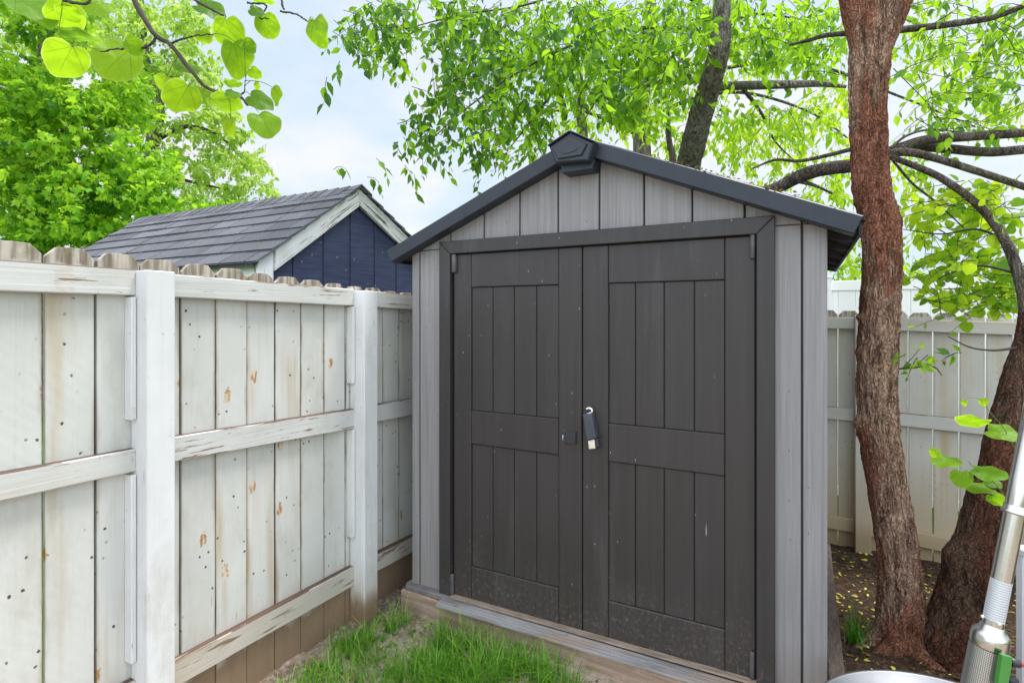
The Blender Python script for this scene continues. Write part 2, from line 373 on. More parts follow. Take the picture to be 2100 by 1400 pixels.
def mk_ground():
    t = NT('garden_soil')
    P = t.n('TexCoord').outputs['Object']
    x, y, z = t.n('SeparateXYZ', None, i0=P).outputs
    n1 = t.noise(P, 5, 5, .65); n2 = t.noise(P, 40, 5, .7); n3 = t.noise(P, 130, 3, .7)
    c = t.mix(t.ramp(n1, .35, .65), (.22, .16, .12), (.50, .405, .325))
    c = t.mix(t.ramp(n2, .48, .68), c, (.55, .455, .37))
    c = t.mix(t.ramp(n3, .58, .72), c, (.085, .055, .038))
    # damp dark humus under the trees on the right of the shed
    wet = t.math('MULTIPLY', t.ramp(t.math('ADD', x, t.math('MULTIPLY', n1, .1)), -.05, .2), t.ramp(y, 1.8, 2.5))
    hum = t.mix(t.ramp(n2, .4, .7), (.035, .022, .016), (.115, .075, .052))
    hum = t.mix(t.ramp(n3, .6, .75), hum, (.2, .14, .09))
    c = t.mix(wet, c, hum)
    # lawn beyond the fences
    out = t.math('MAXIMUM', t.ramp(y, 5.1, 5.3), t.math('SUBTRACT', 1.0, t.ramp(x, -2.5, -2.25)))
    out = t.math('MAXIMUM', out, t.ramp(x, 4.0, 4.5))
    lawn = t.mix(t.ramp(t.noise(P, 3, 5, .7), .35, .65), (.045, .10, .018), (.10, .18, .035))
    c = t.mix(out, c, lawn)
    b = t.bump(n2, .8, .02); b = t.bump(n3, .5, .008, b)
    return t.done(t.bsdf(c, .95, b, spec=.1))
M['ground'] = mk_ground()

def mk_steel():
    t = NT('brushed_steel')
    g = t.noise(t.coord((1, 1, 120)), 3.0, 3)
    return t.done(t.bsdf((.62, .61, .585), t.math('ADD', t.math('MULTIPLY', g, .12), .17), t.bump(g, .03, .001), metal=1.0))
M['steel'] = mk_steel()
M['dish'] = simple('dull_aluminium', (.11, .115, .13), .42, .1, 6, metal=.9, bs=.05)
def mk_mesh():
    t = NT('perforated_steel')
    uv = t.n('UVMap', {'uv_map': 'wrap'}).outputs[0]
    v = t.n('TexVoronoi', {'feature': 'F1'}, Vector=uv, Scale=1.0, Randomness=0.0).outputs['Distance']
    hole = t.math('SUBTRACT', 1.0, t.ramp(v, .27, .36))
    c = t.mix(hole, (.60, .60, .59), (.03, .032, .036))
    me = t.math('SUBTRACT', 1.0, hole)
    return t.done(t.bsdf(c, .3, t.bump(me, .5, .002), metal=t.math('MULTIPLY', me, .95)))
M['mesh'] = mk_mesh()
def mk_label():
    t = NT('printed_label')
    uv = t.n('SeparateXYZ', None, i0=t.n('UVMap', {'uv_map': 'wrap'}).outputs[0]).outputs
    row = t.math('LESS_THAN', t.math('FRACT', t.math('MULTIPLY', uv[1], 17)), .3)
    brk = t.math('GREATER_THAN', t.noise(t.n('VectorMath', {'operation': 'MULTIPLY'}, i0=t.n('UVMap', {'uv_map': 'wrap'}).outputs[0], i1=(26, 17, 1)).outputs[0], 1.0, 2), .40)
    mar = t.math('MULTIPLY', t.math('GREATER_THAN', uv[0], .12), t.math('LESS_THAN', uv[0], .9))
    k = t.math('MULTIPLY', t.math('MULTIPLY', row, brk), mar)
    c = t.mix(t.math('MULTIPLY', k, .6), (.62, .65, .70), (.15, .16, .2))
    return t.done(t.bsdf(c, .4, None, metal=.25))
M['label'] = mk_label()

M['bark_red'] = bark_mat('red_flaking_bark', (.11, .058, .04), (.48, .315, .225), (.33, .108, .06), 2.0, .95, 3.0, .10)
M['bark_dark'] = bark_mat('dark_red_bark', (.038, .022, .015), (.16, .095, .065), (.17, .062, .035), 2.6, .8, 3.0)
M['bark_grey'] = bark_mat('grey_fissured_bark', (.07, .062, .056), (.36, .32, .28), (.42, .39, .35), 3.0, .2, 3.4)
M['branch'] = bark_mat('branch_bark', (.06, .048, .042), (.17, .14, .12), (.22, .2, .19), 6.0, .2, 2.5, .3)

M['leaf_maple'] = leaf_mat('maple_leaf', (.04, .15, .010), (.14, .38, .018), (.42, .64, .05), (.50, .78, .03), .5, .42)
M['leaf_pale'] = leaf_mat('pale_leaf', (.13, .28, .025), (.34, .54, .07), (.66, .78, .26), (.62, .84, .14), .45, .45)
M['leaf_cherry'] = leaf_mat('cherry_leaf', (.020, .085, .028), (.085, .26, .018), (.30, .50, .035), (.46, .76, .02), .52, .36)
M['leaf_lime'] = leaf_mat('lime_leaf', (.09, .25, .012), (.25, .46, .018), (.46, .64, .03), (.58, .84, .025), .52, .4)
M['leaf_redbud'] = leaf_mat('redbud_leaf', (.04, .14, .012), (.13, .31, .014), (.30, .45, .018), (.42, .66, .012), .55, .36, True)
M['grass'] = leaf_mat('grass_blade', (.03, .14, .012), (.12, .34, .022), (.42, .60, .11), (.34, .66, .05), .35, .4)
M['litter'] = leaf_mat('fallen_leaf', (.10, .055, .025), (.42, .30, .05), (.62, .60, .10), (.5, .45, .06), .2, .6)

# ------------------------------------------------------------------ mesh builder
FX = lambda a, b, d: (d, a, b)      # polygon in Y,Z facing +X
FY = lambda a, b, d: (a, -d, b)     # polygon in X,Z facing -Y (d = -y)
FZ = lambda a, b, d: (a, b, d)      # polygon in X,Y facing up

def inset(poly, c):
    n = len(poly); P = [np.array(p, float) for p in poly]; out = []
    for i in range(n):
        a, b, d = P[i - 1], P[i], P[(i + 1) % n]
        e1 = (b - a) / (np.linalg.norm(b - a) + 1e-9); e2 = (d - b) / (np.linalg.norm(d - b) + 1e-9)
        n1 = np.array([-e1[1], e1[0]]); n2 = np.array([-e2[1], e2[0]])
        k = 1 + float(n1 @ n2)
        out.append(b + (n1 + n2) * c / max(k, .3))
    return out

class MB:
    def __init__(s): s.v = []; s.f = []; s.r = []; s.smooth = []
    def add(s, vs, fs, rnd=None, smooth=False):
        o = len(s.v); rnd = random.random() if rnd is None else rnd
        s.v += [tuple(map(float, p)) for p in vs]; s.r += [rnd] * len(vs)
        s.f += [tuple(i + o for i in f) for f in fs]; s.smooth += [smooth] * len(fs)
    def prism(s, poly, fr, d0, d1, ch=.002, rnd=None, warp=None):
        n = len(poly)
        a = sum(poly[i][0] * poly[(i + 1) % n][1] - poly[(i + 1) % n][0] * poly[i][1] for i in range(n))
        if a < 0: poly = poly[::-1]
        ins = inset(poly, ch)
        L = [[fr(p[0], p[1], d0) for p in poly], [fr(p[0], p[1], d1 - ch) for p in poly], [fr(p[0], p[1], d1) for p in ins]]
        vs = L[0] + L[1] + L[2]
        fs = [tuple(range(n))[::-1], tuple(range(2 * n, 3 * n))]
        for k in (0, 1):
            for i in range(n):
                j = (i + 1) % n
                fs.append((k * n + i, k * n + j, (k + 1) * n + j, (k + 1) * n + i))
        s.add(vs, fs, rnd)
    def rect(s, a0, a1, b0, b1, fr, d0, d1, ch=.002, rnd=None):
        s.prism([(a0, b0), (a1, b0), (a1, b1), (a0, b1)], fr, d0, d1, ch, rnd)
    def post(s, x0, x1, y0, y1, z0, z1, ch=.004, rnd=None):
        p = [(x0 + ch, y0), (x1 - ch, y0), (x1, y0 + ch), (x1, y1 - ch), (x1 - ch, y1), (x0 + ch, y1), (x0, y1 - ch), (x0, y0 + ch)]
        s.prism(p, FZ, z0, z1, ch * .8, rnd)
    def tube(s, pts, rad, sides=8, cap=True, rnd=None):
        pts = [np.array(p, float) for p in pts]; n = len(pts)
        if np.isscalar(rad): rad = [rad] * n
        vs = []; up = None
        for i in range(n):
            t = pts[min(i + 1, n - 1)] - pts[max(i - 1, 0)]; t /= np.linalg.norm(t) + 1e-9
            if up is None:
                up = np.cross(t, [.3, .5, .81] if abs(t[2]) < .9 else [1, 0, 0]); up /= np.linalg.norm(up)
            up = up - t * (up @ t); up /= np.linalg.norm(up) + 1e-9
            w = np.cross(t, up)
            for k in range(sides):
                a = 2 * math.pi * k / sides
                vs.append(pts[i] + (up * math.cos(a) + w * math.sin(a)) * rad[i])
        fs = [(i * sides + k, i * sides + (k + 1) % sides, (i + 1) * sides + (k + 1) % sides, (i + 1) * sides + k) for i in range(n - 1) for k in range(sides)]
        if cap: fs += [tuple(range(sides))[::-1], tuple((n - 1) * sides + k for k in range(sides))]
        s.add(vs, fs, rnd, True)
    def lathe(s, prof, origin, axis, sides=40, rnd=None, closed=True):
        ax = np.array(axis, float); ax /= np.linalg.norm(ax)
        e1 = np.cross(ax, [0, 1, 0]); e1 /= np.linalg.norm(e1); e2 = np.cross(ax, e1)
        vs = []
        for r, h in prof:
            for k in range(sides):
                a = 2 * math.pi * k / sides
                vs.append(np.array(origin) + ax * h + (e1 * math.cos(a) + e2 * math.sin(a)) * r)
        n = len(prof)
        fs = [(i * sides + k, i * sides + (k + 1) % sides, (i + 1) * sides + (k + 1) % sides, (i + 1) * sides + k) for i in range(n - 1) for k in range(sides)]
        s.add(vs, fs, rnd, True)

ROOT = {}
def thing(name, label, cat, loc, group=None):
    o = bpy.data.objects.new(name, None); COL.objects.link(o)
    o.empty_display_size = .1
    o.location = tuple(map(float, loc)); ROOT[o.name] = np.array(loc, float)
    o['label'] = label; o['category'] = cat
    if group: o['group'] = group
    return o
def root_loc(o):
    while o.parent is not None: o = o.parent
    return ROOT.get(o.name, np.zeros(3))
def link_mesh(name, V, faces_idx, loops, starts, totals, mat_, parent, rnd, smooth):
    me = bpy.data.meshes.new(name)
    L = root_loc(parent) if parent is not None else np.zeros(3)
    V = np.asarray(V, np.float32) - L.astype(np.float32)
    me.vertices.add(len(V)); me.vertices.foreach_set('co', V.ravel())
    me.loops.add(len(loops)); me.loops.foreach_set('vertex_index', np.asarray(loops, np.int32))
    me.polygons.add(len(starts)); me.polygons.foreach_set('loop_start', np.asarray(starts, np.int32))
    me.polygons.foreach_set('loop_total', np.asarray(totals, np.int32))
    me.polygons.foreach_set('use_smooth', np.asarray(smooth, bool))
    me.update(calc_edges=True)
    at = me.attributes.new('rnd', 'FLOAT', 'POINT'); at.data.foreach_set('value', np.asarray(rnd, np.float32))
    me.materials.append(mat_)
    o = bpy.data.objects.new(name, me); COL.objects.link(o)
    if parent is not None: o.parent = parent
    return o
def build(mb, name, mat_, parent=None):
    loops = [i for f in mb.f for i in f]; tot = [len(f) for f in mb.f]
    st = np.concatenate([[0], np.cumsum(tot)[:-1]]) if tot else []
    return link_mesh(name, mb.v, None, loops, st, tot, mat_, parent, mb.r, mb.smooth)
def structure(o): o['kind'] = 'structure'; return o
def tag(o, label, cat, group=None):
    o['label'] = label; o['category'] = cat
    if group: o['group'] = group
    return o

# ------------------------------------------------------------------ curves, trunks, leaves
def spline(pts, n):
    P = [np.array(p, float) for p in pts]; P = [2 * P[0] - P[1]] + P + [2 * P[-1] - P[-2]]
    m = len(P) - 3; out = []
    for i in range(n):
        t = i / (n - 1) * m; k = min(int(t), m - 1); t -= k
        a, b, c, d = P[k:k + 4]
        out.append(.5 * (2 * b + (c - a) * t + (2 * a - 5 * b + 4 * c - d) * t * t + (3 * b - a - 3 * c + d) * t ** 3))
    return out
def trunk(mb, pts, rads, rings=120, sides=48, amp=.10, vfreq=5.0, knobs=(), seed=0.0, afreq=3.4):
    C = spline([np.append(p, r) for p, r in zip(pts, rads)], rings)
    Pc = [c[:3] for c in C]; s_acc = 0; vs = []; up = np.array([1.0, 0, 0])
    for i in range(rings):
        t = Pc[min(i + 1, rings - 1)] - Pc[max(i - 1, 0)]; t /= np.linalg.norm(t)
        up = up - t * (up @ t); up /= np.linalg.norm(up); w = np.cross(t, up)
        if i: s_acc += np.linalg.norm(Pc[i] - Pc[i - 1])
        for k in range(sides):
            a = 2 * math.pi * k / sides; ca, sa = math.cos(a), math.sin(a)
            q = Vector((ca * afreq + seed, sa * afreq, s_acc * vfreq))
            h = noise.noise(q) * .5
            rdg = 1 - abs(noise.noise(q * 1.9 + Vector((7, 3, 1)))) * 2
            h += rdg * .38 + noise.noise(q * 3.1) * .30 + noise.noise(q * 6.3) * .18
            r = C[i][3] * (1 + amp * h + .05 * noise.noise(Vector((ca + seed, sa, s_acc * 2.2))))
            for (ks, ka, kr, kw) in knobs:
                da = abs((a - ka + math.pi) % (2 * math.pi) - math.pi) * C[i][3]
                g = math.exp(-((s_acc - ks) ** 2 + da * da) / (kw * kw)); r += kr * g
            vs.append(Pc[i] + (up * ca + w * sa) * r)
    fs = [(i * sides + k, i * sides + (k + 1) % sides, (i + 1) * sides + (k + 1) % sides, (i + 1) * sides + k) for i in range(rings - 1) for k in range(sides)]
    fs.append(tuple((rings - 1) * sides + k for k in range(sides)))
    mb.add(vs, fs, .5, True)

T_OVATE = (np.array([[0, 0, 0], [-.2, .2, .05], [-.25, .48, .06], [0, 1, -.06], [.25, .48, .06], [.2, .2, .05], [0, .42, 0]]),
           [(0, 5, 6), (5, 4, 6), (4, 3, 6), (3, 2, 6), (2, 1, 6), (1, 0, 6)])
def palm():
    o = [(0, 0), (.16, .08), (.42, .02), (.30, .26), (.52, .52), (.24, .52), (0, 1), (-.24, .52), (-.52, .52), (-.30, .26), (-.42, .02), (-.16, .08)]
    v = [[x, y, -.10 * abs(x) - .08 * y * y] for x, y in o] + [[0, .35, .02]]
    n = len(o)
    return np.array(v), [(i, (i + 1) % n, n) for i in range(n)]
T_PALM = palm()
T_ROUND = (np.array([[0, 0, 0], [-.42, .12, .05], [-.5, .45, .08], [-.3, .78, .03], [0, 1, -.05], [.3, .78, .03], [.5, .45, .08], [.42, .12, .05], [0, .45, 0]]),
           [(i, (i + 1) % 8, 8) for i in range(8)][::-1])
def unit(a): return a / (np.linalg.norm(a, axis=-1, keepdims=True) + 1e-9)
def leaf_mesh(name, pos, axis, nrm, size, tone, tmpl, mat_, parent):
    tv, tf = tmpl
    axis = unit(axis); nrm = nrm - axis * np.sum(nrm * axis, 1, keepdims=True); nrm = unit(nrm); side = np.cross(axis, nrm)
    V = pos[:, None] + size[:, None, None] * (tv[None, :, 0, None] * side[:, None] + tv[None, :, 1, None] * axis[:, None] + tv[None, :, 2, None] * nrm[:, None])
    N, K = len(pos), len(tv); T = np.array(tf)
    loops = (np.arange(N)[:, None, None] * K + T[None]).reshape(-1)
    nf = N * len(T)
    return link_mesh(name, V.reshape(-1, 3), None, loops, np.arange(nf) * 3, np.full(nf, 3), mat_, parent, np.repeat(tone, K), np.zeros(nf, bool))

class Crown:
    """leafy twigs scattered through clumps of a crown"""
    def __init__(s, seed, wild=.55): s.wild = wild; s.g = np.random.default_rng(seed); s.pos = []; s.ax = []; s.nr = []; s.sz = []; s.to = []; s.tw = MB()
    def twig(s, P, d, L, nl, size, tone, droop, leafdown=.5, r=.0028, stem=True):
        g = s.g; pts = [P]; d = d / np.linalg.norm(d); k = 4
        for i in range(k):
            d = d + np.array([0, 0, -droop / k]) + g.normal(0, .12, 3); d /= np.linalg.norm(d)
            pts.append(pts[-1] + d * L / k)
        if stem: s.tw.tube(pts, list(np.linspace(r, r * .4, k + 1)), 3, False)
        for i in range(nl):
            t = (i + .5 + g.uniform(-.3, .3)) / nl * k; j = min(int(t), k - 1)
            p = pts[j] + (pts[j + 1] - pts[j]) * (t - j); dd = pts[j + 1] - pts[j]; dd = dd / np.linalg.norm(dd)
            sd = np.cross(dd, g.normal(0, 1, 3)); sd /= np.linalg.norm(sd)
            ax = dd * .45 + sd * .75 + np.array([0, 0, -leafdown]); ax /= np.linalg.norm(ax)
            s.pos.append(p + ax * size * .12); s.ax.append(ax)
            s.nr.append(np.array([0, 0, .7]) + g.normal(0, s.wild, 3)); s.sz.append(size * g.uniform(.5, 1.35))
            s.to.append(np.clip(tone + g.normal(0, .2), 0, 1))
    def clump(s, u, v, ru, rv, d, dd, n, L=.4, nl=9, size=.08, tone=.45, droop=.9, leafdown=.5, flat=0.0):
        g = s.g
        for _ in range(n):
            a = g.uniform(0, 2 * math.pi); q = math.sqrt(g.uniform(0, 1))
            P = at_d(u + math.cos(a) * q * ru, v + math.sin(a) * q * rv, d + g.normal(0, dd))
            di = g.normal(0, 1, 3); di[2] = g.normal(-.1, .35)
            P = P - unit(di) * L * .4 + np.array([0, 0, .12 * L])
            s.twig(P, di, L * g.uniform(.6, 1.3), nl, size, np.clip(tone + g.normal(0, .22), 0, 1), droop, leafdown)
    def done(s, tmpl, mat_, parent, name='crown'):
        c = leaf_mesh(name, np.array(s.pos), np.array(s.ax), np.array(s.nr), np.array(s.sz), np.array(s.to), tmpl, mat_, parent)
        nt_ = len(s.tw.v) // 15
        if nt_ > 20: build(s.tw, 'twigs', M['twig'], parent)
        else:
            for i in range(nt_):
                m_ = MB(); m_.add(s.tw.v[i * 15:i * 15 + 15], [tuple(k - i * 15 for k in f) for f in s.tw.f[i * 12:i * 12 + 12]], .5, True); build(m_, 'twig', M['twig'], parent)
        return c

# ================================================================== SETTING: ground
def gz(x, y):
    x = np.asarray(x, float); y = np.asarray(y, float)
    z = -.135 - .02 * sstep(-1.7, -2.1, -(-x)) * 0
    z = z - .02 * (1 - sstep(-2.3, -1.7, x)) - .17 * sstep(2.7, 4.8, y) * sstep(-2, -.2, x) * (1 - sstep(5.5, 9, y) * .4)
    z = z + .03 * sstep(2.0, 2.35, y) * (1 - sstep(2.6, 2.9, y)) * sstep(-2.0, -1.8, x)
    return z
def axis_pts(dense0, dense1, step, far):
    a = list(np.arange(dense0, dense1, step)); k = step; lo = dense0; hi = a[-1]; L = []; H = []
    while hi < far: k *= 1.45; hi += k; lo -= k; H.append(hi); L.append(lo)
    return np.array(L[::-1] + a + H)
xs = axis_pts(-2.6, 2.2, .022, 350); ys = axis_pts(.6, 5.4, .022, 350)
GX, GY = np.meshgrid(xs, ys)
GZ = gz(GX, GY)
near = (GX > -2.6) & (GX < 2.2) & (GY > .6) & (GY < 5.4)
nz = np.array([[noise.noise(Vector((x * 3.1, y * 3.1, 0))) * .016 + noise.noise(Vector((x * 11, y * 11, 4))) * .012 + max(0, noise.noise(Vector((x * 24, y * 24, 9)))) * .016 if n_ else 0.0 for x, y, n_ in zip(a, b, c)] for a, b, c in zip(GX, GY, near)])
GZ = GZ + nz
ny, nx = GX.shape
idx = np.arange(ny * nx).reshape(ny, nx)
quads = np.stack([idx[:-1, :-1], idx[:-1, 1:], idx[1:, 1:], idx[1:, :-1]], -1).reshape(-1, 4)
g = link_mesh('ground', np.stack([GX, GY, GZ], -1).reshape(-1, 3), None, quads.ravel(), np.arange(len(quads)) * 4, np.full(len(quads), 4), M['ground'], None, np.zeros(ny * nx), np.ones(len(quads), bool))
structure(g)

# ================================================================== LEFT FENCE
XB = -2.18            # face of the boards
XR = -2.142           # face of the rails
lf = thing('wooden_fence', 'long weathered white board fence with dog-eared tops along the left', 'fence', (XB, 1.2, -.16))
BW = .1478; Y0 = 1.3033
def top_left(y): return 1.737 - .05 * max(0, y - .95)
bays = [(-1.2, 1.171), (1.171, 2.27), (2.27, 4.95)]
k0 = -16
boards = {0: MB(), 1: MB(), 2: MB()}; gap_strips = {0: MB(), 1: MB(), 2: MB()}
for k in range(k0, 25):
    ya = Y0 + k * BW; yb = ya + BW; yc = (ya + yb) / 2
    if yc < -1.1 or yc > 4.95: continue
    b = 0 if yc < 1.171 else (1 if yc < 2.27 else 2)
    gap = random.choice([.0022, .003, .0036]); gl = .0075 if k in (0, -3, -2) else gap
    zt = top_left(yc) + random.uniform(-.004, .004)
    tl = random.uniform(-.0015, .0015); c = .034 + random.uniform(-.006, .006); e = .030
    poly = [(ya + gl - .002, -.22), (yb - gap, -.22), (yb - gap + tl, zt - c), (yb - gap - e + tl, zt - .002), ((ya + yb) / 2 + tl, zt), (ya + gl + e + tl, zt - .003), (ya + gl + tl - .001, zt - c)]
    if k not in (-3, 7, 13): gap_strips[b].rect(ya - .012, ya + .012, -.24, zt - .05, FX, XB - .034, XB - .0195, .001)  # added dark strips behind the board gaps, hiding the lit lawn
    off = random.uniform(-.003, .003)
    boards[b].prism(poly, FX, XB - .018 + off, XB + off, .0012)
for b in range(3):
    pn_ = build(boards[b], 'board_panel', M['fence_board'], lf)
    if gap_strips[b].v: build(gap_strips[b], 'dark_gap_strips', M['dark_gap'], pn_)

zX = lambda u, v, X: at_x(u, v, X)[2]
def yX(u, X): return at_x(u, 650, X)[1]
def rail_piece(mb, y0, y1, zt0, zt1, h0, h1, X0, X1):
    """sawn rail with a slightly wandering arris"""
    n = 14
    for part in range(1):
        top = [(y0 + (y1 - y0) * i / n, zt0 + (zt1 - zt0) * i / n + noise.noise(Vector((y0 + i * .9, zt0 * 7, 0))) * .0025) for i in range(n + 1)]
        bot = [(y0 + (y1 - y0) * i / n, zt0 - h0 + (zt1 - zt0 - h1 + h0) * i / n + noise.noise(Vector((y0 + i * .8, zt0 * 9, 5))) * .002) for i in range(n + 1)]
        for i in range(n):
            q = [(bot[i][0], bot[i][1], X0), (bot[i + 1][0], bot[i + 1][1], X0), (top[i + 1][0], top[i + 1][1], X0), (top[i][0], top[i][1], X0)]
        V = []; Fc = []; c = .004
        for i in range(n + 1):
            yb, zb = bot[i]; yt, zt = top[i]
            V += [(X0, yb, zb), (X1 - c, yb, zb), (X1, yb, zb + c), (X1, yt, zt - c), (X1 - c, yt, zt), (X0, yt, zt)]
        for i in range(n):
            for k in range(6):
                Fc.append((i * 6 + k, (i + 1) * 6 + k, (i + 1) * 6 + (k + 1) % 6, i * 6 + (k + 1) % 6))
        Fc.append(tuple(range(6))); Fc.append(tuple(n * 6 + k for k in range(6))[::-1])
        mb.add(V, [f[::-1] for f in Fc])
P1 = (1.121, 1.221); P2 = (2.217, 2.322)
rails = [
 ('t', -1.2, P1[0] - .001, (1.676, 1.672), (.094, .094)), ('t', P1[1] + .001, P2[0] - .001, (1.665, 1.650), (.088, .090)), ('t', P2[1] + .001, 4.95, (1.647, 1.575), (.09, .092)),
 ('m', -1.2, P1[0] - .001, (1.062, 1.022), (.094, .082)), ('m', P1[1] + .001, P2[0] - .001, (1.040, 1.006), (.096, .105)), ('m', P2[1] + .001, 4.95, (1.006, .92), (.10, .09)),
 ('b', -1.2, P1[0] - .001, (.19, .185), (.10, .10)), ('b', P1[1] + .001, P2[0] - .001, (.172, .160), (.10, .105)), ('b', P2[1] + .001, 4.95, (.16, .06), (.10, .10))]
for kind, y0, y1, zt, h in rails:
    mb = MB(); rail_piece(mb, y0, y1, zt[0], zt[1], h[0], h[1], XB + .0045, XR)
    build(mb, 'rail', M['fence_rail_low'] if kind == 'b' else M['fence_rail'], lf)
for (ya, yb), zt in ((P1, 1.668), (P2, 1.641)):
    mb = MB(); mb.post(XB + .006, -2.07, ya, yb, -.35, zt, .004); build(mb, 'post', M['fence_post'], lf)
for ya, z0, z1 in ((P1[0], 1.13, 1.572), (P1[0], .255, .93), (P2[0], 1.145, 1.556), (P2[0], .32, .895)):
    mb = MB(); mb.rect(ya - .020, ya - .002, z0, z1, FX, XB + .0045, XB + .048, .003); build(mb, 'cleat', M['fence_post'], lf)

# ================================================================== BACK FENCE
YB = 5.06
bf = thing('wooden_fence', 'short grey-white board fence with bright gaps standing behind the shed and trees', 'fence', (.3, YB, -.32))
bp = MB(); XG = at_y(1718, 650, YB)[0]
for k in range(-18, 16):
    xa = XG + k * .152; xb = xa + .152
    gap = random.choice([.010, .012, .014]) if k in (0, 3, 4, 5, 6, 7, -2, 9) else .003
    zt = 1.556 - .03 * max(0, (xa - .1)) + random.uniform(-.006, .006)
    poly = [(xa + gap / 2, -.36), (xb - gap / 2, -.36), (xb - gap / 2, zt - .035), (xb - gap / 2 - .03, zt), (xa + gap / 2 + .03, zt), (xa + gap / 2, zt - .035)]
    bp.prism(poly, FY, -(YB + .018), -YB, .002)
build(bp, 'board_panel', M['fence_board_back'], bf)
px0, px1 = at_y(1754, 650, YB - .1)[0], at_y(1787, 650, YB - .1)[0]
for z0, z1, s in ((1.508, 1.42, -.05), (.80, .705, -.05), (-.045, -.15, -.1)):
    for xa, xb in ((-2.1, px0 - .002), (px1 + .002, 2.6)):
        mb = MB()
        za = z0 + s * max(0, xa) * .7; zb_ = z0 + s * max(0, xb) * .7; h = z0 - z1
        mb.prism([(xa, za - h), (xb, zb_ - h), (xb, zb_), (xa, za)], FY, -(YB - .002), -(YB - .04), .003)
        build(mb, 'rail', M['fence_rail_back'], bf)
mb = MB(); mb.post(px0, px1, YB - .105, YB - .0025, -.5, 1.512, .004); build(mb, 'post', M['fence_post_back'], bf)
mb = MB(); mb.post(px0 + 2.3, px1 + 2.3, YB - .105, YB - .0025, -.5, 1.46, .004); build(mb, 'post', M['fence_post_back'], bf)

# ================================================================== GARDEN SHED
YW = 2.456; XL, XRt = -1.94, .078; XC = -.931
sh = thing('garden_shed', 'grey resin garden shed with dark double doors and a navy gabled roof', 'shed', (XC, 3.4, -.01))
apex_z, eave_z = 2.333, 1.868
XE0, XE1, YF, YBK = -2.053, .191, 2.375, 4.33
def roof_z(x): return apex_z - (apex_z - eave_z) * abs(x - XC) / (XE1 - XC)
gro = [-.9485 + .1043 + .2088 * k for k in range(-6, 6)]
edges = [XL] + [x for x in gro if XL + .02 < x < XRt - .02] + [XRt]
fw = [MB(), MB()]; gb = MB()
fx0, fx1, fz1 = -1.737, -.104, 1.904        # outside of the door frame
for a, b in zip(edges[:-1], edges[1:]):
    g0 = .0042; a_, b_ = a + (g0 if a > XL else 0), b - (g0 if b < XRt else 0)
    # wall planks beside the doors (up to the seam), gable planks above
    for si, (p, q) in enumerate(((a_, min(b_, fx0 + .02)), (max(a_, fx1 - .02), b_))):
        if q - p > .01: fw[si].rect(p, q, .0, 1.866, FY, -(YW + .022), -YW, .0035)
    zt = lambda x: roof_z(x) - .06
    lo = 1.869
    if a_ > fx0 and b_ < fx1: lo = 1.88
    pts = [(a_, lo), (b_, lo), (b_, max(zt(b_), lo + .002))]
    if a_ < XC < b_: pts.append((XC, zt(XC)))
    pts.append((a_, max(zt(a_), lo + .002)))
    gb.prism(pts, FY, -(YW + .022), -(YW - .003), .003)
for f_ in fw: build(f_, 'front_wall', M['shed_grey'], sh)
build(gb, 'gable', M['shed_grey'], sh)
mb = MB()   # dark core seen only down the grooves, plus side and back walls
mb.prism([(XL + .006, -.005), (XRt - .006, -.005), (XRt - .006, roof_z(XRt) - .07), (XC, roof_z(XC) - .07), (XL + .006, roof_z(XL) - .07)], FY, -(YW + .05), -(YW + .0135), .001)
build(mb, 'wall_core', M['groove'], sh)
mb = MB()
for X, s in ((XL, 1), (XRt, -1)):
    x0, x1 = sorted((X, X + s * .03)); mb.post(x0, x1, YW + .0225, 4.25, .0, 1.85, .004)
mb.rect(XL + .031, XRt - .031, 0, 1.85, FY, -4.25, -4.22, .002)
mb.prism([(XL, 1.852), (XRt, 1.852), (XRt, roof_z(XRt) - .07), (XC, roof_z(XC) - .07), (XL, roof_z(XL) - .07)], FY, -4.25, -4.22, .002)
build(mb, 'side_wall', M['shed_grey'], sh)
# door frame: jambs and mitred head
fi0, fi1, fiz = fx0 + .070, fx1 - .068, 1.836
fr = MB(); yf0, yf1 = -(YW + .02), -(YW - .028)
fr.prism([(fx0, .0), (fi0, .0), (fi0, fiz), (fx0, fz1)], FY, yf0, yf1, .003)
fr.prism([(fi1, .0), (fx1, .0), (fx1, fz1 + .001), (fi1, fiz)], FY, yf0, yf1, .003)
fr.prism([(fx0 + .001, fz1), (fi0 + .001, fiz), (fi1 - .001, fiz), (fx1 - .001, fz1 + .002)], FY, yf0, yf1 - .0005, .003)
build(fr, 'door_frame', M['shed_frame'], sh)
# doors
def xd(u): return at_y(u, 650, YW + .0)[0]
ZR = (.018, .19, .835, 1.008, 1.657, 1.832)
seam = xd(1194.8)
def door(xs_, x_out0, x_out1):
    mb = MB(); y0, yp, ys_ = -(YW + .013), -(YW + .004), -(YW - .005)
    a, b = xs_[0], xs_[-1]
    mb.rect(x_out0, a, ZR[0], ZR[5], FY, y0, ys_, .0032); mb.rect(b, x_out1, ZR[0], ZR[5], FY, y0, ys_, .0032)
    for z0, z1 in ((ZR[0], ZR[1]), (ZR[2], ZR[3]), (ZR[4], ZR[5])):
        mb.rect(a + .0018, b - .0018, z0, z1, FY, y0, ys_ - .0006, .0032)
    for z0, z1 in ((ZR[1], ZR[2]), (ZR[3], ZR[4])):
        for p, q in zip(xs_[:-1], xs_[1:]):
            mb.rect(p + .0016, q - .0016, z0 + .001, z1 - .0012, FY, y0, yp, .0028)
    return build(mb, 'door', M['shed_dark'], sh)
dl = door([xd(u) for u in (966.8, 1009.8, 1053.6, 1099.6, 1146.6)], fi0 + .012, seam - .0025)
dr = door([xd(u) for u in (1247.6, 1302.6, 1361.6, 1423.4, 1487)], seam + .0025, fi1 - .006)
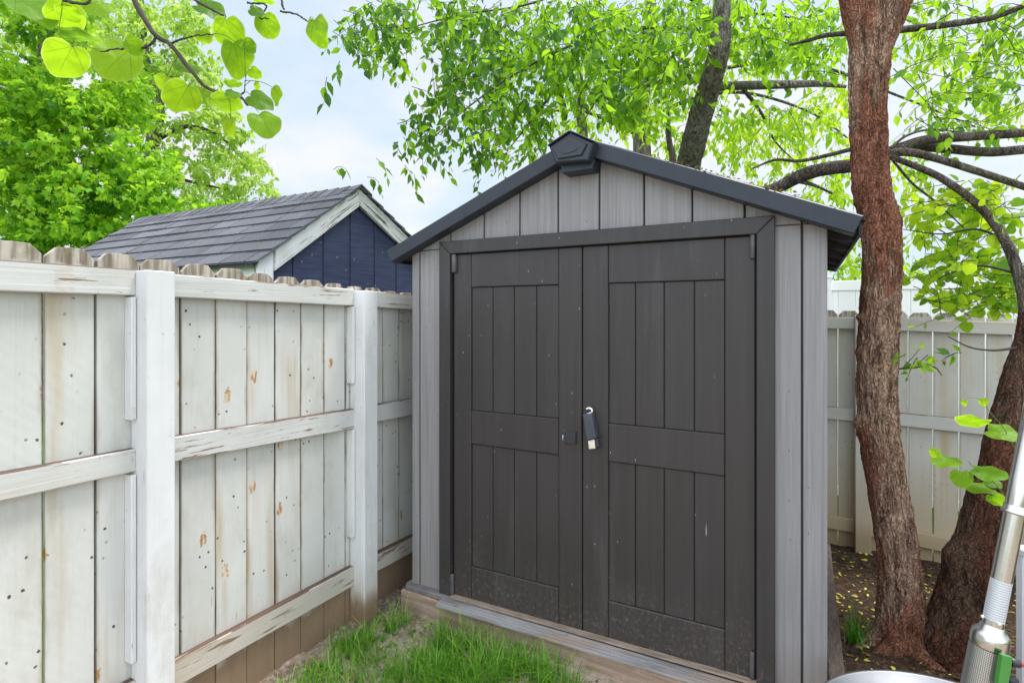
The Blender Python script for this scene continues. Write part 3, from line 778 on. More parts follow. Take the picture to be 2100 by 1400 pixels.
def hinge(d, u0, u1, v0, v1):
    a = at_y((u0 + u1) / 2, v0, YW - .012); b = at_y((u0 + u1) / 2, v1, YW - .012)
    r = abs(at_y(u1, v0, YW - .012)[0] - at_y(u0, v0, YW - .012)[0]) / 2
    mb = MB(); x, y = a[0], YW - .012
    mb.lathe([(0, 0), (r * .8, 0), (r, .004), (r, a[2] - b[2] - .004), (r * .85, a[2] - b[2]), (0, a[2] - b[2])], (x, y, b[2]), (0, 0, 1), 16)
    mb.rect(x - r * .4, x + r * .4, b[2], a[2], FY, -(YW - .0055), -(y), .001)
    build(mb, 'hinge', M['steel_dark'], d)
hinge(dl, 927, 936.5, 522, 559); hinge(dl, 923.5, 931, 1176, 1219)
hinge(dr, 1538, 1549, 480, 530); hinge(dr, 1537, 1548, 1335, 1392)
# latch plate with two steel prongs on the left leaf
def plate(us, vs, d0, d1, fr_y):
    pts = [at_y(u, v, fr_y) for u, v in zip(us, vs)]
    return [(p[0], p[2]) for p in pts]
mb = MB(); mb.prism(plate((1159, 1183, 1183, 1161), (884, 885, 909, 907), 0, 0, YW), FY, -(YW - .0055), -(YW - .018), .002)
lp = build(mb, 'latch_plate', M['black_plastic'], dl)
for u in (1154.6, 1159.0):
    mb = MB(); a = at_y(u, 891.5, YW - .012); b = at_y(u - .6, 903, YW - .012); mb.tube([b, a], .0022, 8); build(mb, 'prong', M['steel_bright'], lp)
mb = MB(); mb.prism(plate((1219, 1233.5, 1235.5, 1222), (895, 893, 917, 918), 0, 0, YW), FY, -(YW - .0055), -(YW - .014), .002)
build(mb, 'hasp', M['black_plastic'], dr)
# padlock in a black sleeve
pl = thing('padlock', 'black-sleeved padlock with open steel shackle hanging between the dark doors', 'padlock', at_y(1213, 920, YW - .035))
mb = MB(); mb.prism(plate((1196.6, 1214.5, 1224, 1205.6), (848.8, 846, 896.5, 902.5), 0, 0, YW - .04), FY, -(YW - .015), -(YW - .055), .004); build(mb, 'sleeve', M['grey_rubber'], pl)
mb = MB(); mb.prism(plate((1206.4, 1219.4, 1221.4, 1208.4), (902.8, 899.8, 918.8, 920), 0, 0, YW - .04), FY, -(YW - .02), -(YW - .048), .003); build(mb, 'body', M['brass'], pl)
mb = MB(); mb.prism(plate((1220, 1228, 1231.5, 1222), (898.5, 895.5, 913.5, 918.5), 0, 0, YW - .02), FY, -(YW - .0145), -(YW - .042), .003); build(mb, 'bracket', M['black_plastic'], pl)
mb = MB(); mb.tube(spline([at_y(u, v, YW - .035) for u, v in ((1203.5, 849), (1211, 846.5), (1214.2, 843), (1212.5, 838), (1207, 836.6), (1202.5, 838.4))], 18), .0048, 10); build(mb, 'shackle', M['steel_bright'], pl)

# roof
rf = MB()
for s in (-1, 1):
    xe = XE0 if s < 0 else XE1
    def slab(t0, t1, y0, y1, xa, xb):
        P = []
        for x in (xa, xb):
            z = roof_z(x)
            P += [(x, y0, z + t0), (x, y0, z + t1), (x, y1, z + t1), (x, y1, z + t0)]
        rf.add(P, [(0, 1, 2, 3)[::s], (4, 7, 6, 5)[::s], (0, 4, 5, 1)[::s], (1, 5, 6, 2)[::s], (2, 6, 7, 3)[::s], (3, 7, 4, 0)[::s]])
    slab(-.05, -.012, YW + .002, YBK, XC, xe - s * .012)
    # slate-like rows on top
    n = 7
    for i in range(n):
        xa = XC + (xe - XC) * i / n; xb = XC + (xe - XC) * (i + 1.06) / n if i < n - 1 else xe + s * .006
        slab(-.011, .0045 + .0012 * (i % 2), YF + .012, YBK + .01, xa, xb)
    # ribs on the underside of the eave
rfo = build(rf, 'roof', M['roof_under'], sh)
mb = MB()
for y in (2.62, 2.95, 3.3, 3.65, 4.0, 4.26):
    for xa, xb in ((XRt + .004, XE1 - .015), (XE0 + .015, XL - .004)):
        za, zb_ = roof_z(xa) - .052, roof_z(xb) - .052
        mb = MB(); mb.prism([(xa, za - .035), (xb, zb_ - .018), (xb, zb_), (xa, za)], FY, -(y + .012), -y, .002); build(mb, 'eave_rib', M['roof_under'], rfo)
for xe, s in ((XE1, -1), (XE0, 1)):
    mb = MB(); mb.post(min(xe + s * .002, xe + s * .014), max(xe + s * .002, xe + s * .014), YF + .047, YBK, eave_z - .062, eave_z - .012, .002)
    build(mb, 'eave_trim', M['roof_under'], rfo)
hF = .078
for s in (-1, 1):
    xe = XE0 if s < 0 else XE1
    mb = MB(); z1 = roof_z(xe) + .002; zc = roof_z(XC) + .002
    mb.prism([(xe, z1), (XC + s * .0005, zc), (XC + s * .0005, zc - hF), (xe - s * .030, z1 - hF + .0125)], FY, -(YW - .004), -YF, .004)
    build(mb, 'fascia', M['fascia'], sh)
# pentagonal ridge cap
YCAP = 2.318
cap = MB()
co = [(p[0], p[2]) for p in (at_y(u, v, YCAP) for u, v in ((1169.7, 271), (1125.5, 301), (1139, 333.5), (1206, 328.5), (1217, 292)))]
cap.prism(co, FY, -(YF + .02), -YCAP, .006)
for a_, b_, c_, d_ in ((0, 1, 0, 0), (4, 0, 0, 0)):
    p, q = co[a_], co[b_]
    nx_, nz_ = -(q[1] - p[1]), (q[0] - p[0]); L = math.hypot(nx_, nz_); nx_, nz_ = nx_ / L * .007, nz_ / L * .007
    if nz_ < 0: nx_, nz_ = -nx_, -nz_
    cap.prism([(p[0] + nx_ * .15, p[1] + nz_ * .15), (q[0] + nx_ * .15, q[1] + nz_ * .15), (q[0] + nx_, q[1] + nz_), (p[0] + nx_, p[1] + nz_)], FY, -(YBK), -(YCAP - .012), .002)
capo = build(cap, 'ridge_cap', M['badge'], sh)
mb = MB(); mb.prism([(p[0], p[2]) for p in (at_y(u, v, YCAP - .008) for u, v in ((1169.7, 277.5), (1132.5, 302.5), (1144, 326), (1192, 318), (1203.5, 295.5)))], FY, -(YCAP - .0005), -(YCAP - .010), .003)
bd = build(mb, 'badge', M['badge'], capo)
c = at_y(1168, 305.5, YCAP - .012); ov = []
for k in range(24):
    a = 2 * math.pi * k / 24; ex = max(-1, min(1, math.cos(a) * 1.8)) * .018 + math.cos(a) * .022; ez = math.sin(a) * .018
    ov.append((c[0] + ex, c[2] + ez + .10 * ex))
mb = MB(); mb.prism(ov, FY, -(YCAP - .0098), -(YCAP - .0128), .002); build(mb, 'oval_relief', M['badge'], bd)
mb = MB(); mb.prism([(p[0], p[2]) for p in (at_y(u, v, YF) for u, v in ((1149, 336), (1221, 328), (1216, 347.5), (1155, 356.5)))], FY, -(YW - .004), -(YF - .01), .004)
build(mb, 'ridge_vent', M['fascia'], sh)
# base flange, threshold
mb = MB(); f = .028
mb.prism([(XL - f + .02, YW - .045), (XL - f, YW - .02), (XL - f, 4.28), (XRt + .004, 4.28), (XRt + .004, YW - .01), (XRt - .006, YW - .02), (-.1, YW - .02), (-1.69, YW - .045), (-1.69, YW - .001), (-.15, YW - .001), (-.15, YW - .045)][:7] + [(-1.69, YW - .045)], FZ, -.008, .018, .004)
build(mb, 'base_flange', M['flange'], sh)
mb = MB()
for i in range(4):     # ribbed weathered threshold ramp below the doors
    y1 = YW - .046 - i * .0172; z = .013 - i * .0034
    mb.rect(-1.70, -.06, -.008, z, lambda a, b, d, y1=y1: (a, y1 - d, b), 0, .0152, .0012, .3 + .05 * i)
build(mb, 'threshold', M['threshold'], sh)
mb = MB(); mb.post(-1.66, -.17, YW - .044, YW - .006, .0185, .0235, .002); build(mb, 'door_sill', M['sill'], sh)

# timber sleepers under the shed
ang = -.045
def sl_frame(o, ang):
    ca, sa = math.cos(ang), math.sin(ang)
    return lambda a, b, d: (o[0] + a * ca - b * sa, o[1] + a * sa + b * ca, d)
p0 = at_z(823, 1207, -.012)
sl = MB(); fr_ = sl_frame((p0[0], p0[1]), ang)
n = 22; L = 2.14
bot = [(L * i / n, noise.noise(Vector((i * .6, 1, 0))) * .004) for i in range(n + 1)]
sl.prism(bot + [(L, .13), (0, .13)], fr_, -.135, -.012, .006)
o = build(sl, 'timber_sleeper', M['sleeper'])
tag(o, 'brown timber sleeper lying across the ground in front of the shed doors', 'sleeper')
sl = MB(); sl.post(XRt + .012, XRt + .075, 2.43, 4.3, -.30, -.03, .006)
o = build(sl, 'timber_sleeper', M['rot']); tag(o, 'dark rotting timber lying along the right side of the shed base', 'sleeper')

# ================================================================== BLUE SHED beyond the left fence
XGB = -3.43
YA, ZA = 3.56, 2.617
SLF, SRT = .724, .50
ye = 2.53
bs = thing('neighbour_shed', 'navy blue shed with peeling white bargeboards and grey shingle roof beyond the left fence', 'shed', (-5.0, YA, -.15))
rz = lambda y: ZA - (SLF * (YA - y) if y < YA else SRT * (y - YA))
mb = MB()
ygr = [yX(u, XGB) for u in (600.5, 664, 719.5, 769, 812.4)]
stp = (ygr[-1] - ygr[0]) / 4
yl, yr = 2.62, 5.1
ge = [yl] + [ygr[0] + stp * k for k in range(-1, 8) if yl + .03 < ygr[0] + stp * k < yr - .05] + [yr]
for a, b in zip(ge[:-1], ge[1:]):
    p = [(a + .007, -.2), (b - .007, -.2), (b - .007, rz(b) - .04)]
    if a < YA < b: p.append((YA, ZA - .04))
    p.append((a + .007, rz(a) - .04)); mb.prism(p, FX, XGB - .03, XGB, .004)
build(mb, 'gable_wall', M['blue'], bs)
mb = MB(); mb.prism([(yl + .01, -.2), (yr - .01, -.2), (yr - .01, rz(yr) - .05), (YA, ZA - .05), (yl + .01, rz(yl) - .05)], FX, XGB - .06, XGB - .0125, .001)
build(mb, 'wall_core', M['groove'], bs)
mb = MB(); mb.rect(-6.62, XGB - .062, -.2, rz(yl) - .045, FY, -(yl + .06), -yl, .003); build(mb, 'white_side_wall', M['white_trim'], bs); mb = MB(); mb.rect(-6.62, XGB - .062, -.2, rz(yr) - .05, FY, -yr, -(yr - .05), .003)
build(mb, 'white_side_wall', M['white_trim'], bs)
mb = MB(); mb.prism([(2.585, -.2), (2.711, -.2), (2.711, rz(2.711) - .012), (2.585, rz(2.585) - .012)], FX, XGB + .001, XGB + .030, .003); build(mb, 'corner_board', M['white_trim'], bs)
def barge(y0, y1, h, mt):
    mb = MB(); n_ = 10
    a, b = rz(y0) - .012, rz(y1) - .012
    mb.prism([(y0, a), (y0, a - h), (y1, b - h), (y1, b)], FX, XGB + .0235, XGB + .048, .003); build(mb, 'bargeboard', M[mt], bs)
barge(2.7125, YA - .001, .155, 'bargeboard'); barge(YA + .001, 5.18, .145, 'bargeboard_worn')
# shingled roof: overlapping tabs on both slopes
sr = MB(); XN = XGB + .075; XFAR = -6.69
def shingle_slope(side):
    y_end = ye if side < 0 else 5.2
    run = abs(y_end - YA); slope = SLF if side < 0 else SRT
    cl = math.hypot(1, slope); exp_ = .168 / cl
    nrow = int(run / exp_) + 1
    tilt = .010
    for r_ in range(nrow):
        ylo = y_end + (-side) * r_ * exp_; yhi = ylo + (-side) * exp_ * 1.25
        if (yhi - YA) * side < 0: yhi = YA
        x = XN - random.uniform(0, .28) * 1
        first = XN
        while first > XFAR:
            w = random.uniform(.27, .34) if first < XN else random.uniform(.12, .34)
            xe_ = max(first - w, XFAR); g_ = .005
            za, zb_ = rz(ylo) + .021, rz(yhi) + .003
            j = random.uniform(-.007, .007); t = .014
            P = [(first - g_, ylo + j, za), (xe_ + g_, ylo + j, za), (xe_ + g_, yhi, zb_), (first - g_, yhi, zb_)]
            Q = [(a, b, c - t) for a, b, c in P]
            fo = side * .0012
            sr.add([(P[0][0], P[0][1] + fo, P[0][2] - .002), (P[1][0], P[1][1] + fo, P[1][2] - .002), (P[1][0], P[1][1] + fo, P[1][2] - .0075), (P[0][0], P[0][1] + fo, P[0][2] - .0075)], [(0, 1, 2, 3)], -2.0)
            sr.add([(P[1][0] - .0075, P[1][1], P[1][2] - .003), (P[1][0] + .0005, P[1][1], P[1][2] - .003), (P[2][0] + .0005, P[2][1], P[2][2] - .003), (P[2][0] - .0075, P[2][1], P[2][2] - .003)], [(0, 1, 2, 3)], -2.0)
            sr.add(P + Q, [(0, 1, 2, 3), (7, 6, 5, 4), (0, 4, 5, 1), (1, 5, 6, 2), (2, 6, 7, 3), (3, 7, 4, 0)] if side > 0 else [(3, 2, 1, 0), (4, 5, 6, 7), (1, 5, 4, 0), (2, 6, 5, 1), (3, 7, 6, 2), (0, 4, 7, 3)])
            first = xe_
shingle_slope(-1); shingle_slope(1)
x = XN + .003
while x > XFAR:          # stepped ridge caps
    w = .135; h = .012 + random.uniform(0, .003)
    P = []
    for xx, dz in ((x, .024), (x - w * 1.15, .014)):
        for dy in (-.13, 0, .13): P.append((xx, YA + dy, rz(YA + dy) + dz))
    Q = [(a, b, c - .012) for a, b, c in P]
    sr.add(P + Q, [(0, 1, 4, 3), (1, 2, 5, 4), (6, 9, 10, 7), (7, 10, 11, 8), (0, 6, 7, 1), (1, 7, 8, 2), (0, 3, 9, 6), (2, 8, 11, 5)])
    x -= w
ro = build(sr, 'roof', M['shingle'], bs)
mb = MB()
mb.prism([(ye + .015, rz(ye + .015) - .002), (YA, ZA - .002), (5.15, rz(5.15) - .002), (5.15, rz(5.15) - .028), (YA, ZA - .028), (ye + .015, rz(ye + .015) - .028)], FX, XFAR + .03, XGB + .0232, .001)
build(mb, 'roof_deck', M['groove'], bs)

# ================================================================== WHITE VINYL FENCE beyond the back fence
YV = 6.45
wf = thing('vinyl_fence', 'smooth bright white vinyl fence standing just beyond the weathered back fence', 'fence', (1.2, YV, -.3))
zt = at_y(1720, 576, YV)[2]
mb = MB()
for k in range(44): mb.rect(-1.8 + k * .15, -1.8 + k * .15 + .147, -.28, zt - .10, FY, -(YV + .02), -YV, .003)
build(mb, 'board_panel', M['white_wall'], wf)
for z0, z1 in ((zt - .0995, zt), (-.30, -.21)):
    mb = MB(); mb.rect(-1.8, 4.8, z0, z1, FY, -(YV + .03), -(YV - .015), .004); build(mb, 'rail', M['white_wall'], wf)
for x in (-1.95, .18, 2.31, 4.44):
    mb = MB(); mb.post(x - .06, x + .06, YV - .055, YV - .016, -.32, zt + .03, .004)
    po = build(mb, 'post', M['white_wall'], wf)
    mb = MB(); mb.post(x - .07, x + .07, YV - .066, YV + .05, zt + .0305, zt + .05, .008); build(mb, 'cap', M['white_wall'], po)
mb = MB(); mb.tube(spline([at_d(1690, 548, 13), at_d(1850, 566, 12.5), at_d(2010, 567, 12), at_d(2140, 560, 11.5)], 24), .008, 6)
o = build(mb, 'overhead_cable', M['cable']); tag(o, 'thin dark cable strung across the sky above the back fence', 'cable')

# ================================================================== TREES
def path(pts, d): return [at_d(u, v, dd) for (u, v), dd in zip(pts, d if hasattr(d, '__len__') else [d] * len(pts))]
def limb(name, parent, px, d, r, mat_, rings=40, sides=14, amp=.08):
    mb = MB(); P = path(px, d); n_ = len(P)
    rr = np.interp(np.linspace(0, 1, n_), np.linspace(0, 1, len(r)), r)
    trunk(mb, P, rr, rings, sides, amp, 9.0, seed=random.random() * 50); return build(mb, name, mat_, parent)

# --- red-barked tree right of the shed
D1 = 2.82
base1 = at_d(1850, 1335, D1)
t1 = thing('red_barked_tree', 'sturdy tree with red flaking trunk rising right beside the shed eave', 'tree', (base1[0], base1[1], -.24))
tp = [(1852, 1385), (1851, 1330), (1849, 1260), (1846, 1200), (1838, 1110), (1820, 1000), (1806, 900), (1798, 800), (1801, 700), (1806, 600), (1809, 520), (1803, 450), (1788, 390), (1782, 300), (1780, 200), (1786, 100), (1800, 20)]
tr_ = [.155, .128, .114, .107, .103, .102, .103, .102, .106, .104, .101, .100, .096, .096, .100, .118, .145]
# knobs on the left flank as in the photo
kn = []
def knob(v, side, amp, w):
    s_ = (1400 - v) / F * D1
    kn.append((s_, math.pi * (1.0 + YAW / math.pi) if side < 0 else YAW, amp, w))
for v, a, w in ((615, .016, .02), (665, .024, .022), (735, .022, .026), (880, .026, .045), (905, .012, .03)): knob(v, -1, a, w)
for v, a, w in ((690, .022, .022), (745, .014, .02), (1065, .02, .03), (470, .02, .04), (250, .012, .03)): knob(v, 1, a, w)
mb = MB(); trunk(mb, path(tp, D1), [r * k_ for r, k_ in zip(tr_, [1.15, 1.0, .92, .88, .84, .83, .83, .83, .82, .82, .82, .82, .82, .81, .80, .78, .74])], 640, 128, .17, 8.5, kn, 3.0, 5.2)
# fork above
trunk(mb, path([(1770, 110), (1752, 20), (1735, -90), (1700, -260)], D1), [.05, .058, .058, .05], 90, 48, .12, 7, (), 8.0)
trunk(mb, path([(1812, 90), (1842, 10), (1880, -90), (1930, -260)], D1), [.05, .056, .056, .05], 90, 48, .12, 7, (), 12.0)
def roots(mb_, c, r0, angs, L):
    for i, a in enumerate(angs):
        d_ = np.array([math.cos(a), math.sin(a), 0]); q_ = np.array([-d_[1], d_[0], 0]) * ((-1) ** i) * .05
        z_ = float(gz(c[0], c[1]))
        P_ = [np.array([c[0], c[1], z_ + .13]) + d_ * r0 * .35, np.array([c[0], c[1], z_ + .035]) + d_ * r0 * 1.0, np.array([c[0], c[1], z_ - .004]) + d_ * (r0 + L * .45) + q_, np.array([c[0], c[1], z_ - .035]) + d_ * (r0 + L) + q_ * 2]
        trunk(mb_, P_, [.06, .05, .028, .012], 40, 16, .2, 9, (), 3.0 + i)
roots(mb, base1, .10, (3.5, 4.3, 5.1, 5.9, .5), .26)
build(mb, 'trunk', M['bark_red'], t1)
B = M['branch']
limb('limb', t1, [(1785, 336), (1690, 347), (1640, 362), (1590, 386), (1530, 400)], [3.0, 3.2, 3.3, 3.4, 3.5], [.036, .04, .038, .026], B)
limb('limb', t1, [(1640, 372), (1670, 380), (1707, 397)], [3.3, 3.25, 3.2], [.014, .009, .006], B)
limb('limb', t1, [(1785, 296), (1700, 318), (1640, 330), (1590, 328), (1545, 345)], [3.1, 3.2, 3.3, 3.3, 3.3], [.013, .010, .005], B)
limb('limb', t1, [(1785, 66), (1700, 72), (1655, 84), (1620, 92)], [3.0, 3.1, 3.2, 3.2], [.016, .012, .007], B)
limb('limb', t1, [(1795, 66), (1900, 56), (1990, 44), (2040, 35), (2110, 8)], [2.9, 3.0, 3.0, 3.0, 3.0], [.018, .017, .014], B)
limb('limb', t1, [(1805, 318), (1840, 305), (1900, 287), (2000, 279), (2110, 272)], [3.0, 3.05, 3.1, 3.1, 3.1], [.03, .026, .026, .024], B)
limb('limb', t1, [(1805, 318), (1850, 308), (1880, 300), (1940, 305), (2030, 312), (2110, 306)], [3.02, 3.1, 3.2, 3.2, 3.2, 3.2], [.028, .028, .026, .026], B)
limb('limb', t1, [(1805, 318), (1860, 312), (1920, 325), (2000, 350), (2110, 386)], [3.0, 3.0, 3.0, 2.95, 2.9], [.024, .02, .018], B)
limb('limb', t1, [(1826, 305), (1860, 278), (1910, 266), (1975, 272)], [3.0, 3.05, 3.1, 3.1], [.008, .006, .003], B)
limb('limb', t1, [(1828, 325), (1870, 375), (1920, 415), (1980, 470)], [2.95, 3.0, 3.0, 3.0], [.007, .006, .003], B)
limb('limb', t1, [(1835, 757), (1880, 753), (1915, 752), (1932, 770)], [2.8, 2.75, 2.7, 2.68], [.005, .0045, .002], M['twig'], 24, 6)
cr = Crown(11)
for (u, v, ru, rv, n_, to) in ((1900, 60, 80, 60, 15, .45), (2000, 90, 90, 80, 18, .5), (2080, 40, 60, 60, 12, .3), (1960, 210, 80, 60, 16, .55), (2050, 190, 60, 90, 14, .6), (1885, 180, 50, 50, 6, .6), (1930, 260, 60, 40, 9, .5), (2090, 110, 40, 60, 7, .55)):
    cr.clump(u, v, ru, rv, 3.5, .35, n_, .38, 9, .062, to, .9, .6)
for (u, v) in ((1848, 735), (1870, 742), (1890, 738), (1905, 748), (1860, 752)):
    cr.clump(u, v, 10, 6, 2.72, .03, 1, .10, 5, .05, .55, .2, .1)
cr.clump(1945, 728, 12, 6, 2.7, .03, 2, .12, 4, .05, .5, .2, .1)
cr.done(T_OVATE, M['leaf_cherry'], t1)

# --- dark leaning tree at the far right
D2 = 2.70
b2 = at_d(1955, 1345, D2)
t2 = thing('leaning_tree', 'dark tree leaning right from the base of the red trunk at the right edge', 'tree', (b2[0], b2[1], -.24))
mb = MB()
trunk(mb, path([(1935, 1400), (1948, 1330), (1962, 1250), (1985, 1150), (2015, 1050), (2042, 960), (2058, 870), (2078, 780), (2098, 700), (2106, 640)], D2),
      [.18, .122, .099, .083, .073, .065, .057, .045, .035, .030], 320, 96, .18, 7.5, ((.62, math.pi + YAW, .03, .06), (.95, math.pi + YAW, .02, .05)), 21.0, 3.6)
build(mb, 'trunk', M['bark_dark'], t2)
limb('limb', t2, [(2106, 650), (2096, 590), (2074, 520), (2044, 465), (2000, 415), (1930, 365), (1870, 338), (1815, 318)], [2.7, 2.72, 2.75, 2.8, 2.85, 2.92, 2.96, 3.0], [.028, .025, .0215, .019, .017, .015], B, 70, 16, .06)
limb('limb', t2, [(2090, 712), (2040, 718), (1990, 712), (1945, 690)], [2.7, 2.65, 2.6, 2.6], [.007, .005, .002], M['twig'], 24, 6)
limb('limb', t2, [(2085, 560), (2010, 545), (1950, 560), (1890, 590)], [2.75, 2.9, 3.0, 3.1], [.007, .005, .002], M['twig'], 24, 6)
limb('limb', t2, [(2060, 490), (2000, 470), (1930, 480), (1850, 470)], [2.78, 2.9, 3.0, 3.1], [.007, .005, .002], M['twig'], 24, 6)
cr = Crown(12)
for (u, v, ru, rv, n_, to) in ((1900, 410, 50, 30, 8, .7), (1960, 440, 60, 40, 12, .6), (2050, 420, 50, 40, 12, .55), (1900, 490, 50, 30, 8, .75), (1990, 520, 60, 40, 14, .55), (2070, 540, 40, 40, 9, .45), (2000, 590, 60, 30, 12, .4), (2060, 610, 40, 30, 8, .35), (1900, 610, 40, 20, 4, .8), (2085, 480, 25, 40, 5, .5), (1960, 630, 30, 14, 6, .4), (1920, 560, 50, 30, 8, .45), (2030, 630, 40, 16, 8, .3), (2070, 590, 30, 30, 8, .35), (1980, 480, 50, 40, 8, .4)):
    cr.clump(u, v, ru, rv, 3.15, .16, int(n_ * 1.2), .30, 5, .054, to - .15, .35, .2)
cr.done(T_ROUND, M['leaf_lime'], t2)

# --- big tree behind the shed with the leaning grey trunk and hanging leaves
D3 = 5.6
b3 = at_d(1395, 700, D3)
t3 = thing('cherry_tree', 'grey-barked tree with a leaning trunk and hanging leaves right behind the shed roof', 'tree', (b3[0], b3[1], -.3))
mb = MB(); trunk(mb, [np.array([b3[0], b3[1], -.4])] + path([(1395, 500), (1408, 360), (1424, 290), (1445, 210), (1463, 150), (1478, 85), (1482, 0), (1495, -120)], [5.6, 5.5, 5.2, 4.9, 4.65, 4.5, 4.4, 4.4]), [.2, .155, .118, .108, .096, .086, .078, .060, .045], 200, 40, .16, 5.5, (), 31.0)
build(mb, 'trunk', M['bark_grey'], t3)
limb('limb', t3, [(1462, 178), (1520, 176), (1600, 174), (1680, 172), (1735, 178)], [5.5, 5.0, 4.5, 4.4, 4.4], [.045, .036, .028, .012], M['bark_grey'], 60, 14)
limb('limb', t3, [(1460, 170), (1400, 163), (1340, 172), (1300, 190)], [5.6, 5.7, 5.6, 5.5], [.03, .026, .016], M['bark_grey'], 40, 12)
for px in ([(1478, 80), (1400, 60), (1290, 60), (1180, 90), (1060, 150), (960, 220), (880, 290)], [(1480, 40), (1380, -20), (1240, -40), (1080, 10), (950, 30), (830, 60)], [(1320, 65), (1290, 110), (1240, 180), (1190, 260)], [(1482, 60), (1540, 30), (1640, 40), (1720, 60)], [(1520, 178), (1560, 230), (1590, 290), (1640, 340)], [(1060, 20), (1030, 60), (985, 100), (960, 150)], [(1200, 85), (1140, 180), (1080, 260), (1040, 310)]):
    limb('limb', t3, px, [5.5 - .25 * i for i in range(len(px))] if px[-1][0] < 1300 else 5.4, [.022, .010, .004], M['branch'], 50, 8)
cr = Crown(13, .75)
CL = [(745, 55, 45, 45, 14, .30), (790, 25, 50, 40, 14, .35), (790, 105, 40, 40, 12, .40), (830, 60, 45, 45, 8, .3), (930, 40, 70, 50, 30, .35), (960, 120, 70, 55, 34, .30), (930, 190, 50, 40, 16, .22), (860, 245, 26, 26, 6, .2), (880, 300, 22, 20, 6, .3), (1010, 210, 60, 55, 28, .35),
      (960, 270, 40, 34, 10, .35), (1000, 315, 22, 18, 4, .25), (1050, 290, 40, 30, 10, .5), (1060, 60, 90, 60, 46, .40), (1080, 150, 80, 60, 44, .45), (1110, 240, 60, 40, 24, .55), (1180, 50, 90, 60, 46, .45), (1200, 140, 90, 60, 46, .48), (1230, 215, 60, 40, 20, .55),
      (1300, 50, 90, 60, 46, .42), (1320, 140, 80, 60, 40, .5), (1290, 225, 36, 34, 10, .55), (1400, 50, 80, 60, 42, .42), (1400, 140, 60, 50, 20, .5), (1520, 50, 80, 60, 40, .42), (1560, 110, 80, 40, 24, .55), (1640, 60, 80, 60, 34, .5), (1690, 120, 50, 40, 14, .6), (1540, 235, 60, 40, 8, .75), (1640, 240, 70, 40, 10, .75), (1480, 240, 30, 30, 5, .7)]
for (u, v, ru, rv, n_, to) in CL:
    d_ = 4.6 if u < 1000 else 5.0
    cr.clump(u, v, ru, rv, d_, .4, int(n_ * 1.12), .42, 10, .084, min(1, max(.05, to + (.16 if u > 1250 else (.06 if u > 1000 else -.14)))), 1.1, .5)
# stray hanging sprigs against the sky
for (u, v) in ((690, 150), (665, 170), (838, 190), (862, 180), (840, 345), (855, 372), (790, 340), (770, 360), (695, 340), (845, 300), (820, 290), (905, 335), (985, 372), (975, 330)):
    cr.clump(u, v, 6, 6, 4.4, .1, 1, .20, 5, .085, .35, 1.6, .9)
cr.done(T_OVATE, M['leaf_cherry'], t3)

# --- yellow-green tree further back
D4 = 8.5
b4 = at_d(1318, 700, D4)
t4 = thing('lime_green_tree', 'slender upright tree with glowing yellow-green leaves further back behind the shed', 'tree', (b4[0], b4[1], -.3))
mb = MB(); trunk(mb, [np.array([b4[0], b4[1], -.5])] + path([(1318, 500), (1317, 310), (1314, 240), (1320, 160), (1335, 60), (1330, -60)], D4), [.16, .14, .13, .12, .11, .09, .06], 110, 28, .16, 4.5, (), 41.0)
build(mb, 'trunk', M['bark_grey'], t4)
limb('limb', t4, [(1316, 180), (1350, 150), (1400, 120), (1450, 60)], D4, [.05, .03, .015], M['bark_grey'], 40, 10)
for px in ([(1318, 260), (1400, 210), (1520, 190), (1660, 230), (1760, 300)], [(1318, 230), (1450, 150), (1650, 130), (1850, 200), (2000, 260)], [(1318, 280), (1200, 230), (1100, 230)]):
    limb('limb', t4, px, D4, [.04, .025, .01], M['branch'], 40, 8)
cr = Crown(14)
for (u, v, ru, rv, n_, to) in ((1280, 210, 60, 50, 28, .7), (1180, 230, 60, 40, 20, .75), (1350, 250, 40, 60, 24, .6), (1385, 290, 26, 40, 12, .6), (1480, 300, 40, 50, 18, .7), (1540, 250, 60, 50, 34, .75), (1580, 330, 50, 40, 20, .65), (1660, 270, 60, 60, 38, .75), (1700, 200, 50, 50, 24, .8), (1690, 390, 50, 50, 24, .65), (1640, 420, 30, 20, 8, .6), (1720, 330, 30, 60, 14, .7),
      (1560, 90, 120, 70, 40, .75), (1700, 60, 60, 60, 18, .75), (1880, 330, 50, 60, 16, .75), (1900, 60, 90, 70, 26, .7), (1960, 160, 80, 60, 22, .8), (2050, 100, 60, 80, 20, .7), (2060, 240, 50, 50, 12, .8), (1990, 390, 60, 40, 10, .8), (1880, 440, 40, 40, 14, .8), (1735, 530, 26, 40, 16, .6), (1738, 585, 22, 22, 12, .6), (1712, 600, 14, 16, 5, .7), (1860, 600, 30, 30, 8, .6), (1870, 570, 30, 50, 13, .7), (1930, 590, 40, 30, 10, .75), (1400, 180, 60, 60, 18, .7)):
    cr.clump(u, v, ru, rv, D4, .5, int(n_ * .85), .6, 13, .105, to, 1.3, .8)
cr.done(T_OVATE, M['leaf_lime'], t4)
b5 = at_d(1385, 700, 7.2)
t5 = thing('sapling', 'thin bare sapling stem between the two grey trunks behind the shed', 'tree', (b5[0], b5[1], -.3))
mb = MB(); trunk(mb, [np.array([b5[0], b5[1], -.5])] + path([(1383, 500), (1380, 330), (1374, 300), (1370, 265), (1372, 220)], 7.2), [.06, .055, .045, .04, .034, .02], 60, 12, .1, 6, (), 5.0)
build(mb, 'trunk', M['branch'], t5)
cr = Crown(15); cr.clump(1372, 215, 30, 30, 7.2, .2, 10, .4, 10, .10, .6, 1.1, .7); cr.done(T_OVATE, M['leaf_cherry'], t5)
b6 = at_d(1192, 700, 7.6)
t6 = thing('dark_stemmed_tree', 'small dark-stemmed tree mostly hidden by leaves just above the ridge cap', 'tree', (b6[0], b6[1], -.3))
